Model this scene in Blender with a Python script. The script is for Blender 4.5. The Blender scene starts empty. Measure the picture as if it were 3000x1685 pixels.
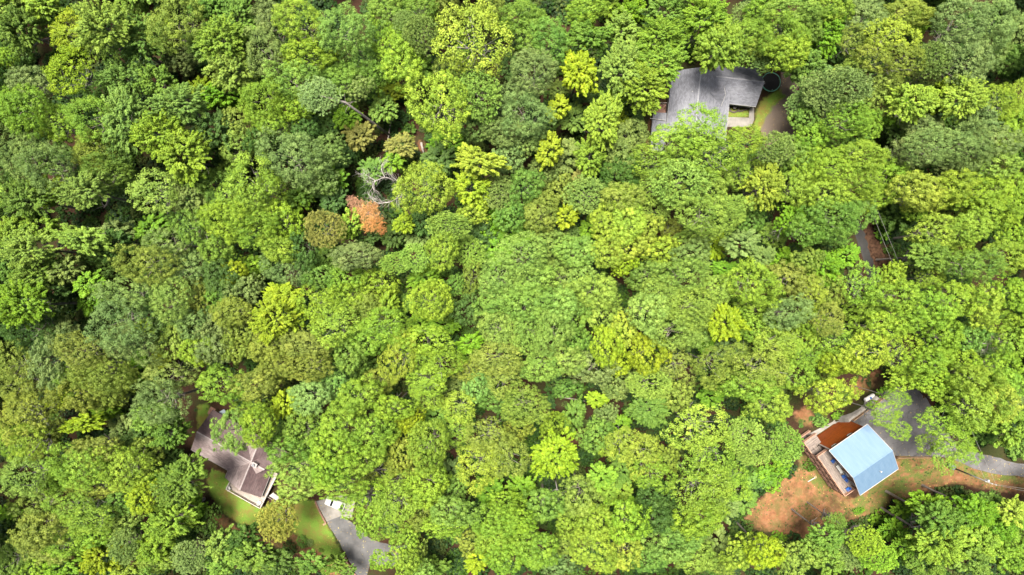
import bpy, math, random
import numpy as np
from mathutils import Vector

# ------------------------------------------------------------------ camera, world, sun, exposure
SC = bpy.context.scene
COL = SC.collection
H = 150.0            # height of the drone above the lower yard
PX = 0.075           # metres per photo pixel (3000 px wide) on the ground at z = 0
cam = bpy.data.objects.new('camera', bpy.data.cameras.new('camera'))
COL.objects.link(cam)
cam.location = (0, 0, H)
cam.data.lens = 24.0
cam.data.sensor_width = 36.0
cam.data.clip_end = 6000
SC.camera = cam

SUN_EL, SUN_AZ = math.radians(78), math.radians(125)   # azimuth from +x: light comes from the top left of the picture
world = bpy.data.worlds.new('World'); SC.world = world; world.use_nodes = True
nt = world.node_tree
sky = nt.nodes.new('ShaderNodeTexSky'); sky.sky_type = 'NISHITA'; sky.sun_disc = False
sky.sun_elevation = SUN_EL
sky.sun_rotation = math.pi/2 - SUN_AZ
sky.air_density = 1.0; sky.dust_density = 4.0; sky.ozone_density = 0.6
nt.links.new(sky.outputs[0], nt.nodes['Background'].inputs[0])
nt.nodes['Background'].inputs[1].default_value = 0.055
sun = bpy.data.objects.new('sun', bpy.data.lights.new('sun', 'SUN')); COL.objects.link(sun)
sun.data.energy = 4.7; sun.data.angle = math.radians(22); sun.data.color = (1.0, 0.94, 0.82)
sd = Vector((math.cos(SUN_EL)*math.cos(SUN_AZ), math.cos(SUN_EL)*math.sin(SUN_AZ), math.sin(SUN_EL)))
sun.rotation_euler = sd.to_track_quat('Z', 'Y').to_euler()
SC.view_settings.view_transform = 'Standard'; SC.view_settings.look = 'None'
SC.view_settings.exposure = 2.02; SC.view_settings.gamma = 1.0
SC.cycles.max_bounces = 8; SC.cycles.diffuse_bounces = 4; SC.cycles.transmission_bounces = 4
SC.cycles.transparent_max_bounces = 8

# ------------------------------------------------------------------ layout helpers
def W(px, py, z=0.0):
    k = PX*(H - z)/H
    return Vector(((px - 1500.0)*k, (842.5 - py)*k, z))
def P(x, y, z):
    k = PX*(H - z)/H
    return x/k + 1500.0, 842.5 - y/k
def lin(c):
    return tuple(((v/255.0)/12.92 if v <= 10 else ((v/255.0 + 0.055)/1.055)**2.4) for v in c)

def pip(poly, x, y):
    """points in polygon, numpy"""
    inside = np.zeros(x.shape, bool); n = len(poly)
    for i in range(n):
        x0, y0 = poly[i]; x1, y1 = poly[(i + 1) % n]
        cond = ((y0 > y) != (y1 > y))
        with np.errstate(divide='ignore', invalid='ignore'):
            xi = (x1 - x0)*(y - y0)/(y1 - y0 + 1e-12) + x0
        inside ^= cond & (x < xi)
    return inside
def pdist(poly, x, y, closed=True):
    d = np.full(x.shape, 1e9); n = len(poly)
    for i in range(n if closed else n - 1):
        x0, y0 = poly[i]; x1, y1 = poly[(i + 1) % n]
        dx, dy = x1 - x0, y1 - y0
        t = np.clip(((x - x0)*dx + (y - y0)*dy)/(dx*dx + dy*dy + 1e-9), 0, 1)
        d = np.minimum(d, np.hypot(x - x0 - t*dx, y - y0 - t*dy))
    return d
def sdist(poly, x, y):
    d = pdist(poly, x, y); return np.where(pip(poly, x, y), -d, d)
def sstep(a, b, v):
    t = np.clip((v - a)/(b - a), 0, 1); return t*t*(3 - 2*t)

# cabin frame: x along the ridge (up to the right in the photo), y towards the tall rust-coloured wall
CAB = Vector((71.9, -35.2, 0.0)); CAB_A = math.atan2(0.569, 0.822)
CU = Vector((math.cos(CAB_A), math.sin(CAB_A), 0)); CV = Vector((-math.sin(CAB_A), math.cos(CAB_A), 0))
DRIVE_PX = [(2493.5,1232.7),(2593,1158),(2609.6,1133),(2659,1139),(2692.5,1139),(2723,1183),(2770,1255),(2806,1317),(2856,1323),(2897.6,1334),(2947,1350),(3000,1359),(3160,1366),(3160,1403),(3000,1398),(2939,1392),(2877,1379),(2831,1363),(2785.6,1340),(2715,1337),(2624,1335),(2585,1320),(2525,1250)]
ZD = 3.8
DRIVE = [tuple(W(x, y, ZD)[:2]) for x, y in DRIVE_PX]
LANE_PX = [(2700,1170),(2668,1090),(2630,980),(2592,880),(2557,780),(2526,680),(2488,570),(2440,490)]
def terrain(x, y):
    x = np.asarray(x, float); y = np.asarray(y, float)
    d = sdist(DRIVE, x, y)
    lx = (x - CAB.x)*CU.x + (y - CAB.y)*CU.y
    ly = (x - CAB.x)*CV.x + (y - CAB.y)*CV.y
    steep = sstep(3.5, 5.0, ly)*(1 - sstep(10, 17, lx))
    width = 11.0 - 9.4*steep
    z = ZD*(1 - sstep(0.0, 1.0, np.clip((d - 0.4)/width, 0, 1)))
    far = sstep(20, 60, np.hypot(x - 20, y + 10))
    z = z + 0.5*np.sin(x*0.045 + 1.0)*np.sin(y*0.052)*far*(1 - sstep(0, 10, np.where(z > 0.05, 10, 0)))
    return z
def tz(x, y):
    return float(terrain(np.array([x]), np.array([y]))[0])
def G(px, py, dz=0.0):
    """ground point seen at a photo pixel"""
    z = 0.0
    for _ in range(12):
        p = W(px, py, z); z = 0.5*z + 0.5*tz(p.x, p.y)
    p = W(px, py, z); p.z = tz(p.x, p.y) + dz
    return p

# ------------------------------------------------------------------ materials
DIM = 0.45
def dim(c): return tuple(v*DIM for v in c)
def mat(name, rgb, rough=0.8, spec=0.3, noise=0.0, nscale=3.0, bump=0.0, bscale=20.0, second=None, detail=6.0, metal=0.0, coords='Object', aniso=None):
    rgb = dim(rgb)
    m = bpy.data.materials.new(name); m.use_nodes = True
    t = m.node_tree; b = t.nodes['Principled BSDF']
    b.inputs['Roughness'].default_value = rough; b.inputs['Specular IOR Level'].default_value = spec
    b.inputs['Metallic'].default_value = metal
    b.inputs['Base Color'].default_value = (*rgb, 1)
    tc = t.nodes.new('ShaderNodeTexCoord'); src = tc.outputs[coords]
    if aniso:
        mp = t.nodes.new('ShaderNodeMapping'); mp.inputs['Scale'].default_value = aniso
        t.links.new(src, mp.inputs[0]); src = mp.outputs[0]
    if noise or second:
        n = t.nodes.new('ShaderNodeTexNoise'); n.inputs['Scale'].default_value = nscale; n.inputs['Detail'].default_value = detail
        n.inputs['Roughness'].default_value = 0.65
        t.links.new(src, n.inputs['Vector'])
        r = t.nodes.new('ShaderNodeValToRGB')
        c2 = second or tuple(max(0, v*(1 - noise)) for v in rgb)
        c1 = rgb if second else tuple(min(1, v*(1 + noise)) for v in rgb)
        r.color_ramp.elements[0].position = 0.34; r.color_ramp.elements[1].position = 0.66
        r.color_ramp.elements[0].color = (*c2, 1); r.color_ramp.elements[1].color = (*c1, 1)
        t.links.new(n.outputs['Fac'], r.inputs[0]); t.links.new(r.outputs[0], b.inputs['Base Color'])
    if bump:
        n2 = t.nodes.new('ShaderNodeTexNoise'); n2.inputs['Scale'].default_value = bscale; n2.inputs['Detail'].default_value = 4
        t.links.new(src, n2.inputs['Vector'])
        bp = t.nodes.new('ShaderNodeBump'); bp.inputs['Strength'].default_value = bump; bp.inputs['Distance'].default_value = 0.05
        t.links.new(n2.outputs['Fac'], bp.inputs['Height']); t.links.new(bp.outputs[0], b.inputs['Normal'])
    return m

def shingle_mat(name, rgb, worn, worn_amt, row=0.28, axis=(1, 0)):
    rgb, worn = dim(rgb), dim(worn)
    """asphalt shingles: thin courses, tab to tab tone, lichen-like worn streaks; axis is the course direction in object space"""
    m = bpy.data.materials.new(name); m.use_nodes = True
    t = m.node_tree; b = t.nodes['Principled BSDF']; b.inputs['Roughness'].default_value = 0.75; b.inputs['Specular IOR Level'].default_value = 0.35
    uv = t.nodes.new('ShaderNodeUVMap')
    br = t.nodes.new('ShaderNodeTexBrick'); br.inputs['Scale'].default_value = 1.0
    br.inputs['Brick Width'].default_value = 0.5; br.inputs['Row Height'].default_value = row
    br.inputs['Mortar Size'].default_value = 0.018; br.inputs['Mortar Smooth'].default_value = 0.3; br.inputs['Bias'].default_value = 0.0
    br.inputs['Color1'].default_value = (*[v*1.22 for v in rgb], 1); br.inputs['Color2'].default_value = (*[v*0.78 for v in rgb], 1)
    br.inputs['Mortar'].default_value = (*[v*0.5 for v in rgb], 1)
    t.links.new(uv.outputs[0], br.inputs['Vector'])
    mp = t.nodes.new('ShaderNodeMapping'); mp.inputs['Scale'].default_value = (0.45, 3.2, 1); t.links.new(uv.outputs[0], mp.inputs[0])
    n = t.nodes.new('ShaderNodeTexNoise'); n.inputs['Scale'].default_value = 1.0; n.inputs['Detail'].default_value = 8; n.inputs['Roughness'].default_value = 0.7
    t.links.new(mp.outputs[0], n.inputs['Vector'])
    n2 = t.nodes.new('ShaderNodeTexNoise'); n2.inputs['Scale'].default_value = 0.22; n2.inputs['Detail'].default_value = 3
    t.links.new(uv.outputs[0], n2.inputs['Vector'])
    ad = t.nodes.new('ShaderNodeMath'); ad.operation = 'ADD'; t.links.new(n.outputs['Fac'], ad.inputs[0]); t.links.new(n2.outputs['Fac'], ad.inputs[1])
    r = t.nodes.new('ShaderNodeValToRGB'); r.color_ramp.elements[0].position = 0.48; r.color_ramp.elements[1].position = 0.66
    mul = t.nodes.new('ShaderNodeMath'); mul.operation = 'MULTIPLY'; mul.inputs[1].default_value = 0.5
    t.links.new(ad.outputs[0], mul.inputs[0]); t.links.new(mul.outputs[0], r.inputs[0])
    k = t.nodes.new('ShaderNodeMath'); k.operation = 'MULTIPLY'; k.inputs[1].default_value = worn_amt; t.links.new(r.outputs[0], k.inputs[0])
    mx = t.nodes.new('ShaderNodeMix'); mx.data_type = 'RGBA'; t.links.new(k.outputs[0], mx.inputs[0])
    t.links.new(br.outputs['Color'], mx.inputs[6]); mx.inputs[7].default_value = (*worn, 1)
    t.links.new(mx.outputs[2], b.inputs['Base Color'])
    bp = t.nodes.new('ShaderNodeBump'); bp.inputs['Strength'].default_value = 0.4; bp.inputs['Distance'].default_value = 0.02
    t.links.new(br.outputs['Fac'], bp.inputs['Height']); bp.invert = True; t.links.new(bp.outputs[0], b.inputs['Normal'])
    return m

def plank_mat(name, rgb, rgb2, width=0.14, rough=0.8):
    rgb, rgb2 = dim(rgb), dim(rgb2)
    """boards running along U with gaps across V"""
    m = bpy.data.materials.new(name); m.use_nodes = True
    t = m.node_tree; b = t.nodes['Principled BSDF']; b.inputs['Roughness'].default_value = rough; b.inputs['Specular IOR Level'].default_value = 0.25
    uv = t.nodes.new('ShaderNodeUVMap')
    br = t.nodes.new('ShaderNodeTexBrick'); br.inputs['Scale'].default_value = 1.0; br.inputs['Brick Width'].default_value = 3.2
    br.inputs['Row Height'].default_value = width; br.inputs['Mortar Size'].default_value = 0.012; br.inputs['Bias'].default_value = 0
    br.inputs['Color1'].default_value = (*rgb, 1); br.inputs['Color2'].default_value = (*rgb2, 1); br.inputs['Mortar'].default_value = (*[v*0.3 for v in rgb2], 1)
    t.links.new(uv.outputs[0], br.inputs['Vector'])
    mp = t.nodes.new('ShaderNodeMapping'); mp.inputs['Scale'].default_value = (0.8, 9, 1); t.links.new(uv.outputs[0], mp.inputs[0])
    n = t.nodes.new('ShaderNodeTexNoise'); n.inputs['Scale'].default_value = 1.0; n.inputs['Detail'].default_value = 6
    t.links.new(mp.outputs[0], n.inputs['Vector'])
    r = t.nodes.new('ShaderNodeValToRGB'); r.color_ramp.elements[0].color = (0.6, 0.6, 0.6, 1); r.color_ramp.elements[1].color = (1.25, 1.25, 1.25, 1)
    r.color_ramp.elements[0].position = 0.3; r.color_ramp.elements[1].position = 0.7
    t.links.new(n.outputs['Fac'], r.inputs[0])
    mx = t.nodes.new('ShaderNodeMix'); mx.data_type = 'RGBA'; mx.blend_type = 'MULTIPLY'; mx.inputs[0].default_value = 1.0
    t.links.new(br.outputs['Color'], mx.inputs[6]); t.links.new(r.outputs[0], mx.inputs[7]); t.links.new(mx.outputs[2], b.inputs['Base Color'])
    return m

def leaf_mat(name, stuff=False):
    m = bpy.data.materials.new(name); m.use_nodes = True
    t = m.node_tree; b = t.nodes['Principled BSDF']; out = t.nodes['Material Output']
    b.inputs['Roughness'].default_value = 0.5; b.inputs['Specular IOR Level'].default_value = 0.12
    if stuff:
        c = t.nodes.new('ShaderNodeAttribute'); c.attribute_type = 'INSTANCER'; c.attribute_name = 'tint'; col = c.outputs['Color']
    else:
        c = t.nodes.new('ShaderNodeObjectInfo'); col = c.outputs['Color']
    a = t.nodes.new('ShaderNodeAttribute'); a.attribute_name = 'tone'
    hs = t.nodes.new('ShaderNodeHueSaturation')
    hm = t.nodes.new('ShaderNodeMapRange'); hm.inputs[1].default_value = 0; hm.inputs[2].default_value = 1; hm.inputs[3].default_value = 0.516; hm.inputs[4].default_value = 0.484
    vm = t.nodes.new('ShaderNodeMapRange'); vm.inputs[1].default_value = 0; vm.inputs[2].default_value = 1; vm.inputs[3].default_value = 0.60; vm.inputs[4].default_value = 1.40
    tc = t.nodes.new('ShaderNodeTexCoord'); nz = t.nodes.new('ShaderNodeTexNoise'); nz.inputs['Scale'].default_value = 1.6; nz.inputs['Detail'].default_value = 3
    t.links.new(tc.outputs['Object'], nz.inputs['Vector'])
    ma = t.nodes.new('ShaderNodeMath'); ma.operation = 'MULTIPLY_ADD'; ma.inputs[1].default_value = 0.9; t.links.new(nz.outputs['Fac'], ma.inputs[0])
    mb_ = t.nodes.new('ShaderNodeMath'); mb_.operation = 'SUBTRACT'; mb_.inputs[1].default_value = 0.45; t.links.new(a.outputs['Fac'], mb_.inputs[0]); t.links.new(mb_.outputs[0], ma.inputs[2])
    t.links.new(ma.outputs[0], hm.inputs[0]); t.links.new(ma.outputs[0], vm.inputs[0])
    t.links.new(hm.outputs[0], hs.inputs['Hue']); t.links.new(vm.outputs[0], hs.inputs['Value']); t.links.new(col, hs.inputs['Color'])
    t.links.new(hs.outputs[0], b.inputs['Base Color'])
    tr = t.nodes.new('ShaderNodeBsdfTranslucent')
    h2 = t.nodes.new('ShaderNodeHueSaturation'); h2.inputs['Saturation'].default_value = 1.1; h2.inputs['Value'].default_value = 1.1; h2.inputs['Hue'].default_value = 0.49
    t.links.new(hs.outputs[0], h2.inputs['Color']); t.links.new(h2.outputs[0], tr.inputs[0])
    mx = t.nodes.new('ShaderNodeMixShader'); mx.inputs[0].default_value = 0.27
    t.links.new(b.outputs[0], mx.inputs[1]); t.links.new(tr.outputs[0], mx.inputs[2]); t.links.new(mx.outputs[0], out.inputs[0])
    return m

M = {}
M['leaf'] = leaf_mat('leaf'); M['leaf_stuff'] = leaf_mat('leaf_mass', True)
M['bark'] = mat('bark', (0.46, 0.40, 0.36), 0.9, 0.1, noise=0.45, nscale=2.5, bump=0.6, bscale=6)
M['bleached'] = mat('bleached_wood', (0.50, 0.46, 0.43), 0.8, 0.2, noise=0.4, nscale=2)
M['shingle_grey'] = shingle_mat('grey_shingle', (0.235, 0.24, 0.285), (0.42, 0.43, 0.485), 0.7)
M['shingle_brown'] = shingle_mat('brown_shingle', (0.105, 0.062, 0.066), (0.44, 0.34, 0.34), 0.28)
M['shingle_worn'] = shingle_mat('weathered_brown_shingle', (0.25, 0.19, 0.19), (0.62, 0.52, 0.51), 0.8)
M['ridge_pale'] = mat('pale_ridge_cap', (0.44, 0.38, 0.38), 0.7, 0.3, noise=0.3, nscale=4)
M['ridge_grey'] = mat('grey_ridge_cap', (0.42, 0.425, 0.47), 0.75, 0.3, noise=0.2, nscale=5)
M['white'] = mat('white_paint', (0.62, 0.61, 0.58), 0.55, 0.4, noise=0.12, nscale=3)
M['white_gloss'] = mat('white_gloss', (0.78, 0.78, 0.77), 0.25, 0.5)
M['black'] = mat('black_mesh', (0.006, 0.006, 0.008), 0.6, 0.2)
M['green_pad'] = mat('green_pad', (0.12, 0.42, 0.30), 0.5, 0.4, noise=0.2, nscale=4)
M['rust_wall'] = plank_mat('rust_stained_siding', (0.62, 0.13, 0.012), (0.50, 0.095, 0.008), 0.2, 0.6)
M['orange_wall'] = plank_mat('orange_stained_siding', (0.30, 0.12, 0.05), (0.24, 0.09, 0.035), 0.2, 0.6)
M['deck_grey'] = plank_mat('weathered_deck', (0.38, 0.31, 0.27), (0.25, 0.20, 0.18), 0.14)
M['deck_pale'] = plank_mat('pale_deck', (0.55, 0.47, 0.42), (0.40, 0.33, 0.29), 0.14)
M['rail_brown'] = mat('brown_rail', (0.52, 0.29, 0.20), 0.7, 0.3, noise=0.3, nscale=3)
M['rail_dark'] = mat('brown_post', (0.34, 0.18, 0.13), 0.75, 0.3, noise=0.3, nscale=3)
M['rail_pale'] = mat('pale_rail', (0.62, 0.55, 0.51), 0.7, 0.3, noise=0.2, nscale=3)
M['timber'] = mat('timber', (0.33, 0.21, 0.12), 0.8, 0.2, noise=0.35, nscale=2)
M['concrete'] = mat('concrete', (0.29, 0.27, 0.25), 0.85, 0.2, noise=0.25, nscale=0.6, bump=0.2, bscale=8)
M['stone'] = mat('stone_edging', (0.14, 0.11, 0.095), 0.85, 0.2, noise=0.4, nscale=5, bump=0.5, bscale=7)
M['glass'] = mat('window_glass', (0.02, 0.025, 0.03), 0.08, 0.6)
M['steel'] = mat('grey_steel', (0.16, 0.17, 0.20), 0.45, 0.5, noise=0.15, nscale=3)
M['dark'] = mat('dark_plastic', (0.015, 0.015, 0.018), 0.5, 0.4)
M['blue'] = mat('blue_plastic', (0.01, 0.10, 0.42), 0.4, 0.5)
M['pole'] = mat('grey_pole_wood', (0.30, 0.29, 0.28), 0.8, 0.2, noise=0.25, nscale=2)
M['wire'] = mat('wire', (0.30, 0.29, 0.28), 0.5, 0.4)
M['insulator'] = mat('insulator', (0.60, 0.60, 0.60), 0.3, 0.5)
M['tan'] = mat('tan_block', (0.42, 0.30, 0.17), 0.7, 0.3, noise=0.2, nscale=4)

def metal_roof():
    m = bpy.data.materials.new('pale_blue_metal_roof'); m.use_nodes = True
    t = m.node_tree; b = t.nodes['Principled BSDF']; b.inputs['Roughness'].default_value = 0.6; b.inputs['Specular IOR Level'].default_value = 0.25
    uv = t.nodes.new('ShaderNodeUVMap')
    n = t.nodes.new('ShaderNodeTexNoise'); n.inputs['Scale'].default_value = 0.5; n.inputs['Detail'].default_value = 6
    mp = t.nodes.new('ShaderNodeMapping'); mp.inputs['Scale'].default_value = (2.5, 0.6, 1); t.links.new(uv.outputs[0], mp.inputs[0]); t.links.new(mp.outputs[0], n.inputs['Vector'])
    r = t.nodes.new('ShaderNodeValToRGB'); r.color_ramp.elements[0].position = 0.3; r.color_ramp.elements[1].position = 0.7
    r.color_ramp.elements[0].color = (*dim((0.155, 0.265, 0.41)), 1); r.color_ramp.elements[1].color = (*dim((0.20, 0.315, 0.46)), 1)
    t.links.new(n.outputs['Fac'], r.inputs[0]); t.links.new(r.outputs[0], b.inputs['Base Color'])
    return m
M['metal_roof'] = metal_roof()

def asphalt_mat(name, base, stain, pale, amt=0.8, track=None):
    base, stain, pale = dim(base), dim(stain), dim(pale)
    m = bpy.data.materials.new(name); m.use_nodes = True
    t = m.node_tree; b = t.nodes['Principled BSDF']; b.inputs['Roughness'].default_value = 0.7; b.inputs['Specular IOR Level'].default_value = 0.35
    tc = t.nodes.new('ShaderNodeTexCoord')
    n = t.nodes.new('ShaderNodeTexNoise'); n.inputs['Scale'].default_value = 0.22; n.inputs['Detail'].default_value = 9; n.inputs['Roughness'].default_value = 0.62
    t.links.new(tc.outputs['Object'], n.inputs['Vector'])
    r = t.nodes.new('ShaderNodeValToRGB'); cr = r.color_ramp
    cr.elements[0].position = 0.30; cr.elements[0].color = (*stain, 1); cr.elements[1].position = 0.72; cr.elements[1].color = (*pale, 1)
    e = cr.elements.new(0.48); e.color = (*base, 1)
    t.links.new(n.outputs['Fac'], r.inputs[0])
    g = t.nodes.new('ShaderNodeTexNoise'); g.inputs['Scale'].default_value = 14; g.inputs['Detail'].default_value = 3
    t.links.new(tc.outputs['Object'], g.inputs['Vector'])
    gr = t.nodes.new('ShaderNodeValToRGB'); gr.color_ramp.elements[0].color = (0.75, 0.75, 0.75, 1); gr.color_ramp.elements[1].color = (1.2, 1.2, 1.2, 1)
    t.links.new(g.outputs['Fac'], gr.inputs[0])
    mx = t.nodes.new('ShaderNodeMix'); mx.data_type = 'RGBA'; mx.blend_type = 'MULTIPLY'; mx.inputs[0].default_value = 1
    t.links.new(r.outputs[0], mx.inputs[6]); t.links.new(gr.outputs[0], mx.inputs[7])
    # cracks
    v = t.nodes.new('ShaderNodeTexVoronoi'); v.feature = 'DISTANCE_TO_EDGE'; v.inputs['Scale'].default_value = 0.33
    nd = t.nodes.new('ShaderNodeTexNoise'); nd.inputs['Scale'].default_value = 0.8; nd.inputs['Detail'].default_value = 5; t.links.new(tc.outputs['Object'], nd.inputs['Vector'])
    vm = t.nodes.new('ShaderNodeVectorMath'); vm.operation = 'MULTIPLY_ADD'; vm.inputs[1].default_value = (1.6, 1.6, 0); t.links.new(nd.outputs['Color'], vm.inputs[0]); t.links.new(tc.outputs['Object'], vm.inputs[2])
    t.links.new(vm.outputs[0], v.inputs['Vector'])
    c = t.nodes.new('ShaderNodeValToRGB'); c.color_ramp.elements[0].color = (1 - amt, 1 - amt, 1 - amt, 1); c.color_ramp.elements[0].position = 0.004; c.color_ramp.elements[1].position = 0.014
    t.links.new(v.outputs['Distance'], c.inputs[0])
    m2 = t.nodes.new('ShaderNodeMix'); m2.data_type = 'RGBA'; m2.blend_type = 'MULTIPLY'; m2.inputs[0].default_value = 1
    t.links.new(mx.outputs[2], m2.inputs[6]); t.links.new(c.outputs[0], m2.inputs[7])
    t.links.new(m2.outputs[2], b.inputs['Base Color'])
    bp = t.nodes.new('ShaderNodeBump'); bp.inputs['Strength'].default_value = 0.25; bp.inputs['Distance'].default_value = 0.02
    t.links.new(g.outputs['Fac'], bp.inputs['Height']); t.links.new(bp.outputs[0], b.inputs['Normal'])
    return m
M['asphalt'] = asphalt_mat('driveway_asphalt', (0.135, 0.13, 0.138), (0.06, 0.058, 0.06), (0.22, 0.21, 0.22), 0.45)
M['asphalt_cracked'] = asphalt_mat('cracked_asphalt', (0.11, 0.108, 0.112), (0.045, 0.043, 0.045), (0.19, 0.185, 0.19), 0.35)
M['asphalt_lane'] = asphalt_mat('shaded_lane_asphalt', (0.010, 0.009, 0.009), (0.008, 0.007, 0.007), (0.04, 0.036, 0.036), 0.2)  # deep shade of the lane gap put into a near-black asphalt colour

# ------------------------------------------------------------------ mesh helpers
class MB:
    def __init__(s): s.v = []; s.f = []; s.uv = []
    def face(s, pts, uv=None):
        i = len(s.v); s.v += [tuple(p) for p in pts]; s.f.append(tuple(range(i, i + len(pts)))); s.uv.append(uv)
        return s
    def box(s, c, size, rz=0.0, uvs=True):
        cx, cy, cz = c; sx, sy, sz = (v/2 for v in size); ca, sa = math.cos(rz), math.sin(rz)
        pt = lambda x, y, z: (cx + x*ca - y*sa, cy + x*sa + y*ca, cz + z)
        q = [pt(x, y, z) for z in (-sz, sz) for x, y in ((-sx, -sy), (sx, -sy), (sx, sy), (-sx, sy))]
        fs = [((4,5,6,7), size[0], size[1]), ((3,2,1,0), size[0], size[1]), ((0,1,5,4), size[0], size[2]), ((1,2,6,5), size[1], size[2]), ((2,3,7,6), size[0], size[2]), ((3,0,4,7), size[1], size[2])]
        for f, w, h in fs:
            s.face([q[k] for k in f], [(0, 0), (w, 0), (w, h), (0, h)])
        return s
    def beam(s, a, b, w, h):
        """rectangular bar from a to b"""
        a = Vector(a); b = Vector(b); d = (b - a); L = d.length; d.normalize()
        up = Vector((0, 0, 1)) if abs(d.z) < 0.95 else Vector((1, 0, 0))
        r = d.cross(up).normalized(); u = r.cross(d)
        q = [e + r*x*w/2 + u*y*h/2 for e in (a, b) for x, y in ((-1, -1), (1, -1), (1, 1), (-1, 1))]
        for f in ((0,1,2,3), (7,6,5,4), (0,4,5,1), (1,5,6,2), (2,6,7,3), (3,7,4,0)):
            s.face([q[k] for k in f], [(0, 0), (0, w), (L, w), (L, 0)])
        return s
    def slab(s, top, thick, uvdir=None):
        """a planar polygon given a thickness downwards along its normal; UVs in metres with U along uvdir"""
        top = [Vector(p) for p in top]
        n = (top[1] - top[0]).cross(top[2] - top[0]).normalized()
        if n.z < 0: top.reverse(); n = -n
        u = Vector(uvdir or (top[1] - top[0])); u = (u - n*u.dot(n)).normalized(); w = n.cross(u)
        uvf = lambda p: (p.dot(u), p.dot(w))
        bot = [p - n*thick for p in top]
        s.face(top, [uvf(p) for p in top]); s.face(bot[::-1], [uvf(p) for p in bot[::-1]])
        k = len(top)
        for i in range(k):
            j = (i + 1) % k
            s.face([bot[i], bot[j], top[j], top[i]], [(0, 0), ((top[j]-top[i]).length, 0), ((top[j]-top[i]).length, thick), (0, thick)])
        return s
    def tube(s, path, radii, n=8, cap=True):
        path = [Vector(p) for p in path]
        if not hasattr(radii, '__len__'): radii = [radii]*len(path)
        base = len(s.v); prev = None
        for i, p in enumerate(path):
            d = (path[min(i+1, len(path)-1)] - path[max(i-1, 0)]).normalized()
            if prev is None:
                r = d.cross(Vector((0.31, 0.17, 0.93)) if abs(d.z) < 0.9 else Vector((1, 0.1, 0))).normalized()
            else:
                r = (prev - d*prev.dot(d)).normalized()
            prev = r; u = d.cross(r)
            for k in range(n):
                a = 2*math.pi*k/n; s.v.append(tuple(p + (r*math.cos(a) + u*math.sin(a))*radii[i]))
        for i in range(len(path) - 1):
            for k in range(n):
                a = base + i*n + k; b = base + i*n + (k + 1) % n
                s.f.append((a, b, b + n, a + n)); s.uv.append(None)
        if cap:
            s.f.append(tuple(base + k for k in range(n))[::-1]); s.uv.append(None)
            s.f.append(tuple(base + (len(path)-1)*n + k for k in range(n))); s.uv.append(None)
        return s
    def build(s, name, m, parent=None, smooth=False, bevel=0.0):
        me = bpy.data.meshes.new(name); me.from_pydata(s.v, [], s.f)
        uvl = me.uv_layers.new(name='UVMap')
        i = 0
        for f, uv in zip(s.f, s.uv):
            for k in range(len(f)):
                if uv: uvl.data[i].uv = uv[k]
                i += 1
        me.materials.append(m)
        if smooth:
            for p in me.polygons: p.use_smooth = True
        o = bpy.data.objects.new(name, me); COL.objects.link(o)
        if parent is not None: o.parent = parent
        if bevel:
            b = o.modifiers.new('bevel', 'BEVEL'); b.width = bevel; b.segments = 2; b.limit_method = 'ANGLE'
        return o
def empty(name, loc, rz=0.0):
    o = bpy.data.objects.new(name, None); COL.objects.link(o); o.location = loc; o.rotation_euler = (0, 0, rz); o.empty_display_size = 0.3
    return o
def tag(o, label, cat, group=None):
    o['label'] = label; o['category'] = cat
    if group: o['group'] = group
    return o
def structure(o): o['kind'] = 'structure'; return o
def copy_tree(o, parent=None):
    c = o.copy(); COL.objects.link(c)
    if parent is not None: c.parent = parent
    for ch in o.children: copy_tree(ch, c)
    return c

# ------------------------------------------------------------------ ground: one sheet, cover kinds as attributes
Z = {
 'clay': [[(2172,1532),(2215,1475),(2290,1405),(2345,1370),(2400,1400),(2480,1455),(2530,1465),(2620,1390),(2635,1338),(2720,1338),(2800,1352),(2880,1385),(3060,1412),(3060,1462),(2880,1428),(2790,1415),(2700,1440),(2600,1475),(2530,1512),(2450,1542),(2400,1585),(2300,1570),(2230,1552)],
          [(2322,1212),(2360,1192),(2387,1215),(2378,1247),(2345,1242)], [(2478,1142),(2530,1100),(2575,1085),(2550,1140),(2500,1165)],
          [(2296,375),(2330,360),(2345,385),(2310,400)], [(628,1366),(660,1392),(664,1420),(640,1440),(622,1410)],
          [(640,1500),(700,1552),(850,1560),(940,1610),(1000,1690),(975,1690),(850,1605),(760,1590),(690,1570),(620,1520)],
          [(1905,350),(1930,350),(1925,440),(1890,440)],[(1662,1265),(1700,1262),(1700,1300),(1660,1295)],[(1228,415),(1250,418),(1245,455),(1226,445)]],
 'grass': [[(622,1372),(662,1392),(690,1450),(765,1492),(800,1470),(925,1466),(962,1545),(1002,1622),(1016,1665),(960,1632),(900,1595),(850,1552),(705,1535),(645,1495),(618,1450),(606,1405)],
           [(578,1190),(605,1180),(622,1205),(605,1245),(578,1255)],
           [(2213,335),(2235,290),(2285,262),(2302,282),(2265,312),(2242,350),(2220,400),(2208,400)], [(2126,320),(2194,320),(2194,343),(2126,343)],
 
           ],
 'mix': [[(2490,1475),(2555,1415),(2650,1335),(2690,1400),(2640,1462),(2560,1510),(2470,1512)], [(2340,1335),(2380,1340),(2440,1440),(2400,1440),(2345,1375)], [(2775,1338),(2880,1380),(3040,1405),(3040,1425),(2880,1405),(2765,1362)], [(2640,1335),(2730,1335),(2760,1400),(2650,1440)]],
 'gravel': [[(2222,350),(2252,318),(2285,262),(2290,205),(2325,190),(2345,225),(2330,290),(2310,345),(2335,378),(2330,410),(2290,440),(2235,420)]],
}
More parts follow.
